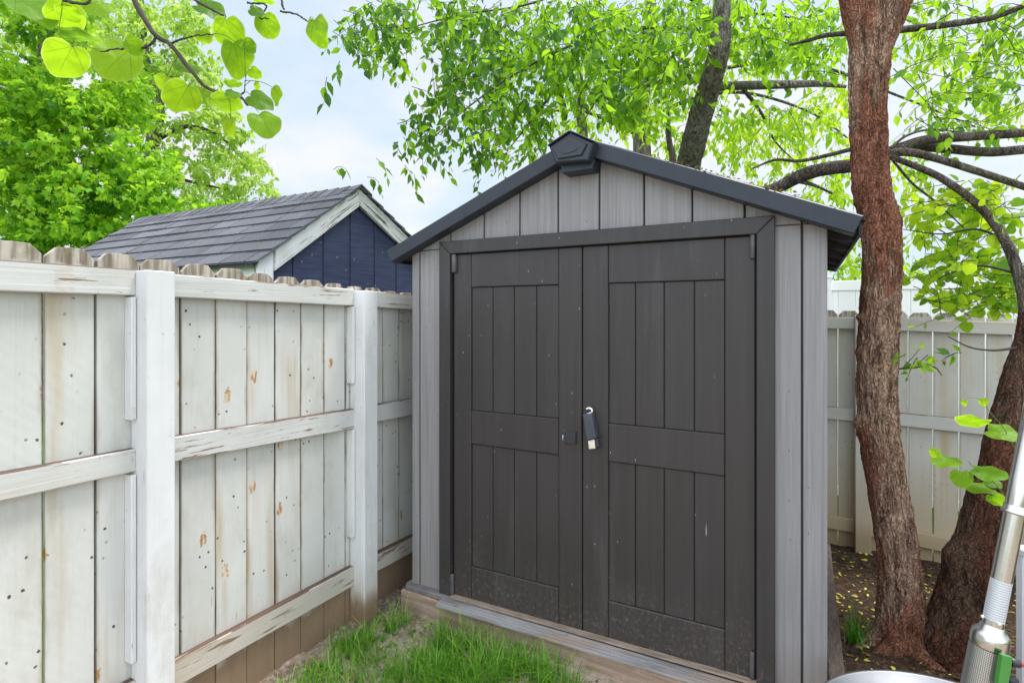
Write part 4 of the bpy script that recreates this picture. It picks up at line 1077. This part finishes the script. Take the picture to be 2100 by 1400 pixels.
mb = MB(); trunk(mb, [np.array([b6[0], b6[1], -.5])] + path([(1196, 450), (1195, 280), (1190, 230), (1192, 190), (1185, 120)], 7.6), [.09, .08, .07, .06, .05, .02], 60, 14, .12, 6, (), 15.0)
build(mb, 'trunk', M['twig'], t6)
cr = Crown(16); cr.clump(1190, 170, 60, 50, 7.6, .3, 16, .5, 10, .11, .6, 1.1, .7); cr.done(T_OVATE, M['leaf_cherry'], t6)

# --- maples on the left behind the blue shed
D7 = 10.0
b7 = at_d(90, 700, D7)
t7 = thing('maple_tree', 'dense bright green maple filling the sky behind the left fence', 'tree', (b7[0], b7[1], -.3))
mb = MB(); trunk(mb, [np.array([b7[0], b7[1], -.5])] + path([(95, 520), (100, 400), (85, 260), (95, 120), (80, -40)], D7), [.26, .24, .2, .17, .12, .06], 80, 24, .14, 3, (), 51.0)
build(mb, 'trunk', M['bark_grey'], t7)
for px in ([(98, 420), (40, 395), (-30, 420)], [(98, 440), (160, 470), (240, 450)], [(90, 300), (160, 250), (230, 200)]):
    limb('limb', t7, px, D7 - .3, [.05, .03, .012], M['branch'], 40, 10)
cr = Crown(17, .85)
gq = np.random.default_rng(5)
for i in range(120):        # layered boughs
    u = gq.uniform(-80, 310); v = gq.uniform(-30, 500)
    if u > 170 and v < 130: continue
    cr.clump(u, v, 52, 24, 10.0 - .35 * math.cos((u - 100) / 120) + gq.uniform(-.9, .9), .22, 20, .42, 11, .098, gq.uniform(.25, .8), .55, .35)
for (u, v, ru, rv, n_) in ((330, 440, 50, 40, 50), (400, 440, 40, 30, 34), (280, 400, 50, 40, 50), (330, 350, 40, 40, 30), (250, 320, 60, 50, 60), (460, 425, 30, 12, 12), (200, 480, 90, 24, 50), (60, 470, 90, 30, 60), (-10, 300, 60, 100, 70), (150, 400, 90, 50, 90), (60, 350, 80, 60, 90), (80, 220, 100, 80, 130)):
    cr.clump(u, v, ru, rv, 9.3, .5, int(n_ * 1.3), .42, 11, .098, .55, .55, .35)
cr.done(T_PALM, M['leaf_maple'], t7)
D8 = 13.0
b8 = at_d(320, 700, D8)
t8 = thing('pale_tree', 'tall pale yellow-green tree with a grey trunk behind the dense maple on the left', 'tree', (b8[0], b8[1], -.3))
mb = MB(); trunk(mb, [np.array([b8[0], b8[1], -.5])] + path([(300, 480), (302, 380), (313, 290), (326, 230), (318, 170), (300, 120), (290, 0)], D8), [.22, .2, .16, .14, .12, .1, .08, .05], 90, 20, .08, 3, (), 61.0)
build(mb, 'trunk', M['bark_grey'], t8)
for px in ([(326, 225), (350, 150), (370, 90)], [(313, 290), (380, 260), (450, 280), (520, 350)], [(318, 170), (270, 140), (240, 80)], [(305, 350), (380, 370), (470, 390)]):
    limb('limb', t8, px, D8, [.07, .04, .015], M['branch'], 40, 8)
cr = Crown(18, .7)
for (u, v, ru, rv, n_, to) in ((120, 60, 120, 70, 110, .55), (250, 60, 80, 60, 80, .6), (340, 30, 70, 40, 60, .55), (390, 60, 40, 40, 30, .6), (300, 150, 60, 40, 44, .5), (370, 120, 40, 40, 28, .55), (420, 180, 40, 30, 26, .6), (450, 230, 40, 24, 26, .65), (400, 250, 40, 40, 30, .45), (470, 280, 40, 24, 24, .6), (520, 320, 24, 14, 9, .6), (540, 345, 22, 16, 9, .6), (480, 330, 36, 24, 20, .5), (430, 330, 40, 30, 28, .55), (500, 385, 50, 20, 26, .55), (548, 395, 18, 18, 8, .55), (400, 390, 40, 30, 28, .6), (350, 300, 40, 50, 26, .4), (460, 420, 40, 14, 18, .7), (430, 135, 20, 20, 8, .65), (370, 440, 40, 20, 18, .6), (280, 220, 40, 50, 30, .5)):
    cr.clump(u, v, ru, rv, D8, .6, int(n_ * 1.1), .55, 15, .135, to, .7, .5)
cr.done(T_OVATE, M['leaf_pale'], t8)

# ================================================================== REDBUD leaves close to the camera
def heart(mb_data, C, right, up, nrm, w, h, tone, cup=.12, fold=.1):
    """rounded heart-shaped leaf: rings of vertices, UV from the petiole"""
    nseg, nring = 28, 4
    V = []; UV = []; E = []
    base_y = -.42
    for r_ in range(nring + 1):
        q = r_ / nring
        for k in range(nseg):
            a = 2 * math.pi * k / nseg - math.pi / 2      # starts at petiole (bottom)
            da = abs((a + math.pi / 2 + math.pi) % (2 * math.pi) - math.pi)
            rad = .5 * (1 + .05 * math.cos(2 * (a - math.pi / 2))) - .17 * math.exp(-(da / .26) ** 2) + .06 * math.exp(-((math.pi - da) / .25) ** 2)
            rad *= 1 + .016 * math.sin(7 * a + tone * 20) + .03 * math.sin(3 * a + tone * 41) + .02 * math.sin(2 * a + C[0] * 90)
            x, y = math.cos(a) * rad * q, math.sin(a) * rad * q
            zc = -cup * (x * x + y * y) * 2 + fold * abs(x) * .9 + .035 * math.sin(5 * a + tone * 9) * q * q + .05 * math.sin(2 * a + C[2] * 70) * q
            V.append(C + right * (x * w) + up * (-y * h) * 1.0 + nrm * (zc * max(w, h)))
            UV.append((x, y - base_y * .9)); E.append(q)
    Fc = [(r_ * nseg + k, r_ * nseg + (k + 1) % nseg, (r_ + 1) * nseg + (k + 1) % nseg, (r_ + 1) * nseg + k) for r_ in range(nring) for k in range(nseg)]
    return V, Fc, UV, E
def heart_obj(name, parent, C, right, up, nrm, w, h, tone, cup=.12, fold=.1):
    V, Fc, UV, E = heart(None, C, right, up, nrm, w, h, tone, cup, fold)
    mb = MB(); mb.add(V, Fc, tone, True); o = build(mb, name, M['leaf_redbud'], parent)
    me = o.data; ul = me.uv_layers.new(name='leaf')
    for l in me.loops: ul.data[l.index].uv = UV[l.vertex_index]
    at = me.attributes.new('edge', 'FLOAT', 'POINT'); at.data.foreach_set('value', np.array(E, np.float32))
    return o
def redbud_leaf(parent, u, v, w, h, rot, tone, d, seed=0, fold=.1, pet=None):
    """u, v, w, h in photo pixels; the leaf hangs tilted so that it shows w x h"""
    rd = random.Random(seed * 13 + 5)
    s_ = max(w, h) * d / F
    C = at_d(u, v, d)
    vd = ray(u, v); vd = vd / np.linalg.norm(vd)
    rgt = np.cross(vd, [0, 0, 1]); rgt /= np.linalg.norm(rgt); up = np.cross(rgt, vd)
    a = R(rot); ax = -up * math.cos(a) + rgt * math.sin(a)      # tip direction
    sd = np.cross(ax, -vd)
    # tilt about the long or short axis until the projected shape matches
    rx = min(1, h / w) if w >= h else 1; ry = min(1, w / h) if h > w else 1
    if w >= h:
        t = math.acos(max(.12, rx)) * rd.choice((-1, 1)); vert = up; hor = rgt
        k = np.cross(vd, hor)
        n0 = -vd * math.cos(t) + up * math.sin(t)
    else:
        t = math.acos(max(.12, ry)) * rd.choice((-1, 1)); n0 = -vd * math.cos(t) + rgt * math.sin(t)
    ax2 = ax - n0 * (ax @ n0); ax2 /= np.linalg.norm(ax2); sd = np.cross(ax2, n0)
    o = o_ = heart_obj('leaf', parent, C, sd, -ax2, n0, s_, s_, tone, .10, fold)
    return C - ax2 * s_ * .38, o_
Z = 2.9167
Dn = 1.18
rb = thing('redbud_branch', 'dark overhanging branch with large round backlit leaves at the top left', 'branch', at_d(274, -40, Dn))
def zz(pts): return [(a / Z, b / Z) for a, b in pts]
bm_ = MB()
tw = [([(760, -120), (800, 0), (860, 110), (935, 215), (1015, 262), (1110, 380), (1220, 515), (1330, 560), (1430, 575), (1480, 635)], .0062, .0022),
      ([(935, 222), (905, 262), (860, 287), (780, 298), (700, 293), (600, 312)], .0030, .0014), ([(1015, 262), (1075, 240), (1130, 222), (1200, 212), (1282, 204)], .0024, .0010),
      ([(1120, -30), (1180, 10), (1260, 55), (1340, 96)], .0032, .0018), ([(1430, 575), (1462, 545), (1468, 470)], .0014, .0008), ([(1480, 20), (1590, 30), (1555, 105), (1605, 112)], .0020, .0011),
      ([(1680, 70), (1770, 85), (1840, 130)], .0020, .0012), ([(380, 5), (470, 22), (520, 20), (550, -20)], .0032, .002), ([(800, 0), (700, -40), (560, -50), (300, -60)], .003, .002), ([(1120, -30), (1400, -60), (1650, -30), (1700, 60)], .003, .002)]
BR = []
for px, r0, r1 in tw:
    P = spline(path(zz(px), Dn), 34)
    P = [p + np.array([noise.noise(Vector((i * .5, r0 * 900, 0))), noise.noise(Vector((i * .5, 5, r0 * 700))), noise.noise(Vector((9, i * .5, 2)))]) * .003 for i, p in enumerate(P)]
    BR += P
    rr = [r0 + (r1 - r0) * i / 33 + (.0008 if i % 6 == 0 else 0) for i in range(34)]
    tb_ = MB(); tb_.tube(P, rr, 8); build(tb_, 'twig', M['twig'], rb)
LV = [(180, 40, 270, 130, 20, .35), (390, 90, 210, 190, -10, .95), (410, 78, 140, 95, 30, .8), (590, 30, 170, 110, -20, .7), (460, 216, 222, 72, 80, .15), (395, 350, 250, 212, -15, .85), (705, 355, 262, 232, -30, .75), (800, 275, 112, 115, 60, .5),
      (1250, 52, 172, 100, 60, .15), (1368, 185, 190, 175, 10, .45), (1420, 345, 182, 222, 15, .55), (1490, 275, 85, 95, 60, .2), (1522, 440, 86, 72, 40, .35), (1215, 218, 105, 82, 20, .5), (1120, 402, 165, 60, 80, .2), (980, 488, 92, 96, -30, .95), (1090, 578, 220, 192, -20, .75), (1216, 567, 112, 90, 10, .6),
      (1340, 612, 195, 110, 60, .55), (1385, 497, 102, 50, 70, .25), (1390, 562, 92, 50, 80, .3), (1550, 602, 152, 112, 50, .2), (1580, 732, 192, 150, 20, .6), (1385, 756, 72, 122, 10, 1.0), (1655, 572, 60, 120, 50, .75), (1540, 510, 36, 50, 0, .9), (1902, 182, 130, 182, 40, .25), (1600, 152, 152, 142, 20, .35), (1532, 68, 90, 62, 70, .1), (1575, 3, 130, 56, 60, .3)]
BRA = np.array(BR)
for i, (u, v, w, h, rot, to) in enumerate(LV):
    d_ = Dn + random.uniform(-.05, .05)
    b, lf_ = redbud_leaf(rb, u / Z, v / Z, w / Z, h / Z, rot, to, d_, i, .28 if to >= .9 else .1)
    q = BRA[np.argmin(np.sum((BRA - b) ** 2, 1))]
    if np.linalg.norm(q - b) < .16:
        tb_ = MB(); tb_.tube(spline([q, (q + b) / 2 + np.array([0, 0, .006]), b], 8), .0007, 6); build(tb_, 'petiole', M['shoot'], lf_)

# shoot with round leaves low on the right, in front of the leaning tree
Ds = 1.95
rs = thing('redbud_shoot', 'young green shoot with big round leaves in front of the back fence at right', 'shoot', at_d(2075, 1060, Ds))
mb = MB()
mb.tube(spline(path([(2078, 1075), (2060, 1020), (2035, 985), (2000, 960), (1985, 945)], Ds), 18), list(np.linspace(.0028, .001, 18)), 6)
mb.tube(spline(path([(2090, 935), (2060, 880), (2030, 845), (2008, 818), (1985, 816)], Ds), 18), list(np.linspace(.0016, .0006, 18)), 6)
mb.tube(spline(path([(2078, 1075), (2092, 1010), (2090, 935)], Ds), 8), list(np.linspace(.0028, .0016, 8)), 6)
build(mb, 'stem', M['shoot'], rs)
for i, (u, v, w, h, rot, to) in enumerate(((1999, 865, 57, 24, -80, .45), (2052, 886, 54, 34, 60, .6), (1944, 945, 54, 24, -70, .6), (1972, 978, 41, 36, 0, .65), (2025, 967, 58, 30, 60, .5), (2008, 1000, 48, 22, 60, .55), (2045, 1025, 36, 26, 30, .5), (1917, 927, 20, 20, -20, .97), (1978, 825, 11, 14, 10, .95), (2017, 823, 17, 18, 0, 1.0), (2035, 990, 30, 20, 50, .3))):
    redbud_leaf(rs, u, v, w, h, rot, to, Ds + random.uniform(-.03, .03), 100 + i, .08)

# ================================================================== GRASS and LITTER
gv, gf, gr_ = [], [], []
G = np.random.default_rng(3)
def blade(x, y, L, w, lean, az, tone):
    z = float(gz(x, y)) + noise.noise(Vector((x * 3.1, y * 3.1, 0))) * .016 - .004
    o = len(gv); dx, dy = math.cos(az), math.sin(az); px, py = -dy, dx
    n = 4
    for i in range(n + 1):
        t = i / n; out = lean * L * t * t; hh = L * (t - .35 * lean * t * t)
        ww = w * (1 - t) ** .7 * .5
        c = (x + dx * out, y + dy * out, z + hh)
        if i < n: gv.append((c[0] - px * ww, c[1] - py * ww, c[2])); gv.append((c[0] + px * ww, c[1] + py * ww, c[2])); gr_.extend([tone] * 2)
        else: gv.append(c); gr_.append(tone)
    for i in range(n - 1): gf.append((o + 2 * i, o + 2 * i + 1, o + 2 * i + 3, o + 2 * i + 2))
    gf.append((o + 2 * n - 2, o + 2 * n - 1, o + 2 * n))
def tuft(u, v, r, n, L=.10, zz_=-.125):
    p = at_z(u, v, zz_)
    for _ in range(int(n * .62)):
        a = G.uniform(0, 6.28); q = 1.15 * r * math.sqrt(G.uniform(0, 1))
        x, y = p[0] + q * math.cos(a), p[1] + q * math.sin(a)
        if y > 2.33 - .045 * (x + 2) or x < XB + .02: continue
        blade(x, y, L * G.uniform(.5, 1.75), G.uniform(.0034, .0062), G.uniform(.15, 1.25), G.normal(a, 1.2), np.clip(G.normal(.5, .27), 0, 1))
for (u, v, r, n, L) in ((815, 1285, .055, 150, .11), (790, 1258, .03, 30, .09), (925, 1325, .075, 330, .12), (960, 1345, .07, 200, .11), (735, 1320, .07, 240, .09), (700, 1335, .06, 130, .08), (765, 1345, .07, 150, .08), (660, 1375, .07, 150, .07), (640, 1390, .05, 90, .07), (860, 1390, .09, 380, .10), (930, 1395, .1, 420, .10), (1010, 1385, .09, 380, .10), (1040, 1365, .06, 160, .09), (1090, 1398, .08, 300, .10), (1150, 1405, .07, 220, .10), (1200, 1402, .05, 110, .09), (1260, 1415, .05, 90, .09), (780, 1395, .08, 170, .07), (1290, 1410, .03, 40, .08), (590, 1398, .05, 60, .06), (880, 1355, .06, 120, .08), (830, 1365, .08, 160, .08), (900, 1370, .07, 200, .1), (980, 1400, .1, 300, .11), (1080, 1385, .07, 160, .1), (1330, 1412, .03, 40, .08), (700, 1400, .07, 120, .08)):
    tuft(u, v, r, n, L)
for _ in range(2600):        # lawn in front of the lens, below the frame
    x, y = G.uniform(-1.95, .4), G.uniform(1.2, 1.95)
    blade(x, y, G.uniform(.05, .11), .003, G.uniform(.2, .9), G.uniform(0, 6.28), np.clip(G.normal(.5, .2), 0, 1))
for _ in range(900):         # stray blades
    x, y = G.uniform(-2.1, -.4), G.uniform(1.7, 2.3)
    blade(x, y, G.uniform(.02, .07), .0025, G.uniform(.3, 1.4), G.uniform(0, 6.28), np.clip(G.normal(.5, .3), 0, 1))
mb = MB(); mb.v = gv; mb.f = gf; mb.r = gr_; mb.smooth = [True] * len(gf)
for _ in range(170):
    x, y = G.uniform(-2.05, -.6), G.uniform(1.8, 2.33)
    if y < 2.32 - .045 * (x + 2):
        for q_ in range(4): blade(x, y, G.uniform(.02, .045), G.uniform(.008, .013), G.uniform(.8, 1.5), G.uniform(0, 6.28), G.uniform(.1, .6))
mb.v = gv; mb.f = gf; mb.r = gr_; mb.smooth = [True] * len(gf)
keep_ = (gv, gf, gr_); gv, gf, gr_ = [], [], []
for _ in range(420):
    x, y = G.uniform(-2.1, -.3), G.uniform(1.75, 2.36)
    if y < 2.33 - .045 * (x + 2): blade(x, y, G.uniform(.03, .11), .0022, G.uniform(.9, 1.6), G.uniform(0, 6.28), G.uniform(.1, .6))
ms_ = MB(); ms_.v = gv; ms_.f = gf; ms_.r = gr_; ms_.smooth = [True] * len(gf)
od = build(ms_, 'dead_grass', M['litter']); od['kind'] = 'stuff'; tag(od, 'dry straw-coloured grass blades lying among the green tufts and soil', 'grass')
o = build(mb, 'grass', M['grass']); o['kind'] = 'stuff'; tag(o, 'fresh green grass tufts growing out of bare soil before the shed', 'grass')
# weed beside the red trunk
wd = thing('weed', 'narrow-leaved green weed growing from dark soil between shed and red trunk', 'plant', at_z(1755, 1318, -.17))
gv, gf, gr_ = [], [], []
p = at_z(1755, 1318, -.17)
for i in range(70): blade(p[0] + G.normal(0, .022), p[1] + G.normal(0, .022), G.uniform(.06, .16), G.uniform(.005, .009), G.uniform(.1, .9), G.uniform(0, 6.28), G.uniform(.0, .4))
for i in range(9): blade(p[0] + G.normal(0, .012), p[1] + G.normal(0, .012), G.uniform(.2, .27), .011, G.uniform(.05, .25), G.uniform(0, 6.28), G.uniform(.0, .3))
mb = MB(); mb.v = gv; mb.f = gf; mb.r = gr_; mb.smooth = [True] * len(gf); build(mb, 'leaves', M['grass'], wd)
# fallen leaves and chips
def litter(N, sampler, name, label, size, tones, lift=.004):
    pos, ax, nr, sz, to = [], [], [], [], []
    for _ in range(N):
        x, y = sampler()
        z = float(gz(x, y)) + noise.noise(Vector((x * 3.1, y * 3.1, 0))) * .016 + noise.noise(Vector((x * 11, y * 11, 4))) * .012 + max(0, noise.noise(Vector((x * 24, y * 24, 9)))) * .016 + lift
        pos.append((x, y, z)); a = G.uniform(0, 6.28); ax.append((math.cos(a), math.sin(a), G.normal(0, .25))); nr.append((G.normal(0, .35), G.normal(0, .35), 1)); sz.append(G.uniform(*size)); to.append(tones())
    o = leaf_mesh(name, np.array(pos), np.array(ax, float), np.array(nr, float), np.array(sz), np.array(to), T_OVATE, M['litter'], None)
    o['kind'] = 'stuff'; tag(o, label, 'leaf litter')
litter(1100, lambda: (G.uniform(.14, 1.3), G.uniform(2.3, 4.95)), 'leaf_litter', 'yellow and brown fallen leaves on dark soil under the trees', (.016, .042), lambda: G.choice([.0, .05, .1, .2, .7, .9, 1.0]))
litter(620, lambda: (G.uniform(-2.12, -.3), G.uniform(1.5, 2.34)), 'soil_debris', 'dry chips and small leaf scraps on the bare soil by the sleeper', (.008, .022), lambda: G.choice([.0, .05, .1, .25, .3, .55, .9]))
# dry debris caught on the shed roof
pos, ax, nr, sz, to = [], [], [], [], []
for _ in range(130):
    xx = G.choice([G.normal(-.30, .10), G.normal(-.6, .25), G.normal(-.1, .1)]); xx = min(xx, .15)
    yy = YF + abs(G.normal(.0, .05)); pos.append((xx, yy, roof_z(xx) + .008 + abs(G.normal(0, .006)))); a = G.uniform(0, 6.28)
    ax.append((math.cos(a), math.sin(a), G.uniform(-.3, .5))); nr.append((0, 0, 1) + G.normal(0, .5, 3)); sz.append(G.uniform(.006, .02)); to.append(G.uniform(0, .12))
o = leaf_mesh('roof_debris', np.array(pos), np.array(ax), np.array(nr), np.array(sz), np.array(to), T_OVATE, M['litter'], None)
o['kind'] = 'stuff'; tag(o, 'dry brown leaf crumbs lying along the shed roof edge', 'leaf litter')

# ================================================================== PATIO HEATER standing on its head
Dh = 1.6
A0 = at_d(1984, 1540, Dh); A1 = at_d(2051.5, 1200, Dh); axh = (A1 - A0) / np.linalg.norm(A1 - A0)
def hz(v):   # distance along the heater axis for an image row
    t = 0; u = 2051.5 + (1200 - v) * (2051.5 - 1984) / 340
    return float((at_d(u, v, Dh) - A0) @ axh)
ht = thing('patio_heater', 'stainless steel patio heater leaning upside down at the lower right corner', 'patio heater', (A0[0], A0[1], -.13))
rp = .0250
def uvwrap(o, org, ax_, sx, sy, a0=0):
    me = o.data; ul = me.uv_layers.new(name='wrap'); L = root_loc(o)
    e1 = np.cross(ax_, [0, 1, 0]); e1 /= np.linalg.norm(e1); e2 = np.cross(ax_, e1)
    for p in me.polygons:
        us = []
        for li in p.loop_indices:
            c = np.array(me.vertices[me.loops[li].vertex_index].co) + L - org
            us.append((math.atan2(c @ e2, c @ e1), c @ ax_))
        m0 = us[0][0]
        for li, (a, h) in zip(p.loop_indices, us):
            while a - m0 > math.pi: a -= 2 * math.pi
            while a - m0 < -math.pi: a += 2 * math.pi
            ul.data[li].uv = ((a - a0) * sx, h * sy)
mb = MB(); h0 = hz(1290); mb.lathe([(rp, h0 - .02), (rp, hz(1045)), ], A0, axh, 48); mb.lathe([(rp + .0012, hz(1044)), (rp + .0012, hz(640)), (0, hz(640))], A0, axh, 48); build(mb, 'pole', M['steel'], ht)
mb = MB(); c0 = hz(1050); mb.lathe([(rp, c0 - .004), (rp + .007, c0 - .003), (rp + .008, c0 + .004), (rp + .004, c0 + .007), (rp + .0035, c0 + .02), (rp, c0 + .022)], A0, axh, 48); build(mb, 'collar', M['steel'], ht)
# label wrapped round the pole, on the side towards the camera
vc = -(A1 - CAM); vc = vc - axh * (vc @ axh); vc /= np.linalg.norm(vc)
e1 = np.cross(axh, [0, 1, 0]); e1 /= np.linalg.norm(e1); e2 = np.cross(axh, e1)
ac = math.atan2(vc @ e2, vc @ e1)
mb = MB(); V = []; l0, l1 = hz(1270), hz(1188); n = 20; UVl = []
for j, h in enumerate((l0, l1)):
    for i in range(n + 1):
        a = ac + R(-78 + 156 * i / n); V.append(A0 + axh * h + (e1 * math.cos(a) + e2 * math.sin(a)) * (rp + .0006)); UVl.append((i / n, j))
mb.add(V, [(i, i + 1, n + 2 + i, n + 1 + i) for i in range(n)], .5, True)
lo_ = build(mb, 'label_sticker', M['label'], ht); ul = lo_.data.uv_layers.new(name='wrap')
for l in lo_.data.loops: ul.data[l.index].uv = UVl[l.vertex_index]
hs = hz(1288); rc = .0445
mb = MB(); mb.lathe([(rp + .0005, hs + .012), (rp + .004, hs + .008), (rp + .006, hs), (rc * .85, hs - .006), (rc * .97, hs - .013), (rc + .001, hs - .022), (rc + .001, hs - .046), (rc - .001, hs - .0525)], A0, axh, 56); build(mb, 'neck', M['steel'], ht)
for a in (ac - 1.15, ac + .55):
    mb = MB(); p = A0 + axh * (hs + .026) + (e1 * math.cos(a) + e2 * math.sin(a)) * rp; d = (e1 * math.cos(a) + e2 * math.sin(a))
    mb.lathe([(0, .006), (.004, .005), (.005, .002), (.005, -.001)], p, d, 14); build(mb, 'screw', M['steel_bright'], ht)
mb = MB(); mb.lathe([(rc, hs - .0528), (rc, .06)], A0, axh, 64); mo = build(mb, 'emitter_screen', M['mesh'], ht)
uvwrap(mo, A0, axh, round(rc / .0045 * 6.2832) / 6.2832, 1 / .0045)
# reflector dish (rim level, bowl below) resting on the ground
dc = CAM + RT * 1.343 + FW * 1.6; dc[2] = .2
mb = MB(); prof = [(.42, -.002), (.424, .004), (.42, .008), (.412, .004), (.36, -.03), (.30, -.05), (.28, -.046), (.2, -.075), (.1, -.09), (.0, -.095)]
mb.lathe(prof, dc, (0, 0, 1), 96); mb.lathe([(.42, -.003), (.36, -.036), (.2, -.083), (.06, -.1), (.05, -.33), (.0, -.33)], dc, (0, 0, 1), 64); build(mb, 'reflector_dish', M['dish'], ht)
# control box with green front and two black knobs
bx = [at_d(u, v, 1.53) for u, v in ((2056, 1343), (2077, 1348), (2066, 1420), (2045, 1415))]
mb = MB(); bk = FW * .012
mb.add(bx + [p + bk for p in bx], [(3, 2, 1, 0), (4, 5, 6, 7), (0, 1, 5, 4), (1, 2, 6, 5), (2, 3, 7, 6), (3, 0, 4, 7)]); cb = build(mb, 'control_box', M['green_gloss'], ht)
for (u, v, red) in ((2073, 1356, True), (2067, 1392, False)):
    kb = MB(); p = at_d(u, v, 1.56); kb.lathe([(.012, 0), (.013, .004), (.011, .018), (.009, .022), (0, .022)], p, RT * .95 - FW * .3 + np.array([0, 0, -.12]), 20); ko = build(kb, 'knob', M['black_plastic'], cb)
    if red:
        kb = MB(); kb.lathe([(.006, .0225), (.006, .03), (0, .032)], p, RT * .95 - FW * .3 + np.array([0, 0, -.12]), 14); build(kb, 'button', M['red_plastic'], ko)

# pale plastic panel at the right edge
pb = at_d(2080, 1116, 2.26); pz = pb[2]
bn = thing('plastic_panel', 'pale grey plastic panel standing upright at the right edge behind the steel heater', 'panel', (pb[0] + .2, pb[1], -.16))
def bf_(a, b, d): q = np.array([pb[0], pb[1], 0]) + RT * a + FW * b; return (q[0], q[1], d)
mb = MB(); mb.prism([(.004, -.04), (.45, -.09), (.45, -.02), (.012, .0), (0, -.008), (0, -.035)], bf_, -.16, pz - .03, .004)
for i in range(5): mb.prism([(.05 + i * .07, -.046 - i * .008), (.07 + i * .07, -.05 - i * .008), (.07 + i * .07, -.03), (.05 + i * .07, -.03)], bf_, -.15, pz - .05, .002)
build(mb, 'body', M['concrete'], bn)
mb = MB(); mb.prism([(-.004, -.05), (.47, -.105), (.47, -.005), (.006, .006), (-.006, -.004)], bf_, pz - .029, pz, .008); build(mb, 'top_rim', M['concrete'], bn)

# ================================================================== LIGHT, SKY, CAMERA
EL, AZ = R(66), math.atan2(.55, .60)     # azimuth measured from +Y towards +X
sv = Vector((math.sin(AZ) * math.cos(EL), math.cos(AZ) * math.cos(EL), math.sin(EL)))
sl_ = bpy.data.lights.new('sun', 'SUN'); sl_.energy = 3.2; sl_.angle = R(18); sl_.color = (1, .965, .91)
so = bpy.data.objects.new('sun', sl_); COL.objects.link(so); so.rotation_euler = (-sv).to_track_quat('-Z', 'Y').to_euler(); so.location = sv * 30

W = bpy.data.worlds.new('World'); SC.world = W; W.use_nodes = True
nt = W.node_tree; nt.nodes.clear()
def wn(ty, **p):
    n_ = nt.nodes.new('ShaderNode' + ty)
    for k, v in p.items(): setattr(n_, k, v)
    return n_
sky = wn('TexSky', sky_type='NISHITA'); sky.sun_disc = False; sky.sun_elevation = EL; sky.sun_rotation = AZ; sky.air_density = 1.0; sky.dust_density = 2.0; sky.ozone_density = 1.0
tc = wn('TexCoord'); mp = wn('Mapping'); mp.inputs['Scale'].default_value = (1, 1, 2.2)
nt.links.new(tc.outputs['Generated'], mp.inputs[0])
nz_ = wn('TexNoise'); nz_.inputs['Scale'].default_value = 2.1; nz_.inputs['Detail'].default_value = 6; nz_.inputs['Roughness'].default_value = .55
nt.links.new(mp.outputs[0], nz_.inputs['Vector'])
mr = wn('MapRange', interpolation_type='SMOOTHSTEP'); mr.inputs[1].default_value = .36; mr.inputs[2].default_value = .62; mr.inputs[3].default_value = .42; mr.inputs[4].default_value = 1.0
nt.links.new(nz_.outputs['Fac'], mr.inputs[0])
mr.inputs[3].default_value = 0.0
cl = wn('Mix', data_type='RGBA'); nt.links.new(mr.outputs[0], cl.inputs[0]); cl.inputs[6].default_value = (5.6, 6.75, 7.8, 1); cl.inputs[7].default_value = (7.9, 7.9, 7.95, 1)
mx = wn('Mix', data_type='RGBA'); mx.inputs[0].default_value = .82; nt.links.new(sky.outputs[0], mx.inputs[6]); nt.links.new(cl.outputs[2], mx.inputs[7])
# sky brightness raised overhead and behind the camera, added to light shed and fence
sx = wn('SeparateXYZ'); nt.links.new(tc.outputs['Generated'], sx.inputs[0])
gr = wn('VectorMath', operation='DOT_PRODUCT'); nt.links.new(tc.outputs['Generated'], gr.inputs[0]); gr.inputs[1].default_value = (.22, -.80, .56)
gm = wn('MapRange', interpolation_type='SMOOTHSTEP'); nt.links.new(gr.outputs['Value'], gm.inputs[0]); gm.inputs[1].default_value = 0.0; gm.inputs[2].default_value = .9; gm.inputs[3].default_value = 1.02; gm.inputs[4].default_value = 2.55
sc_ = wn('VectorMath', operation='SCALE'); nt.links.new(mx.outputs[2], sc_.inputs[0]); nt.links.new(gm.outputs[0], sc_.inputs['Scale'])
bg = wn('Background'); bg.inputs['Strength'].default_value = .1; nt.links.new(sc_.outputs[0], bg.inputs[0])
wo = wn('OutputWorld'); nt.links.new(bg.outputs[0], wo.inputs[0])

cd = bpy.data.cameras.new('camera'); co_ = bpy.data.objects.new('camera', cd); COL.objects.link(co_)
cd.sensor_width = 36; cd.lens = 36 * F / 2100; cd.shift_y = -(700 - HY) / 2100
cd.clip_start = .02; cd.clip_end = 2000
co_.location = (0, 0, CAMH); co_.rotation_euler = (R(90), 0, YAW)
SC.camera = co_
vs_ = SC.view_settings; vs_.view_transform = 'Standard'; vs_.look = 'None'; vs_.exposure = .45; vs_.gamma = 1; vs_.use_curve_mapping = False
SC.cycles.max_bounces = 8; SC.cycles.transmission_bounces = 6
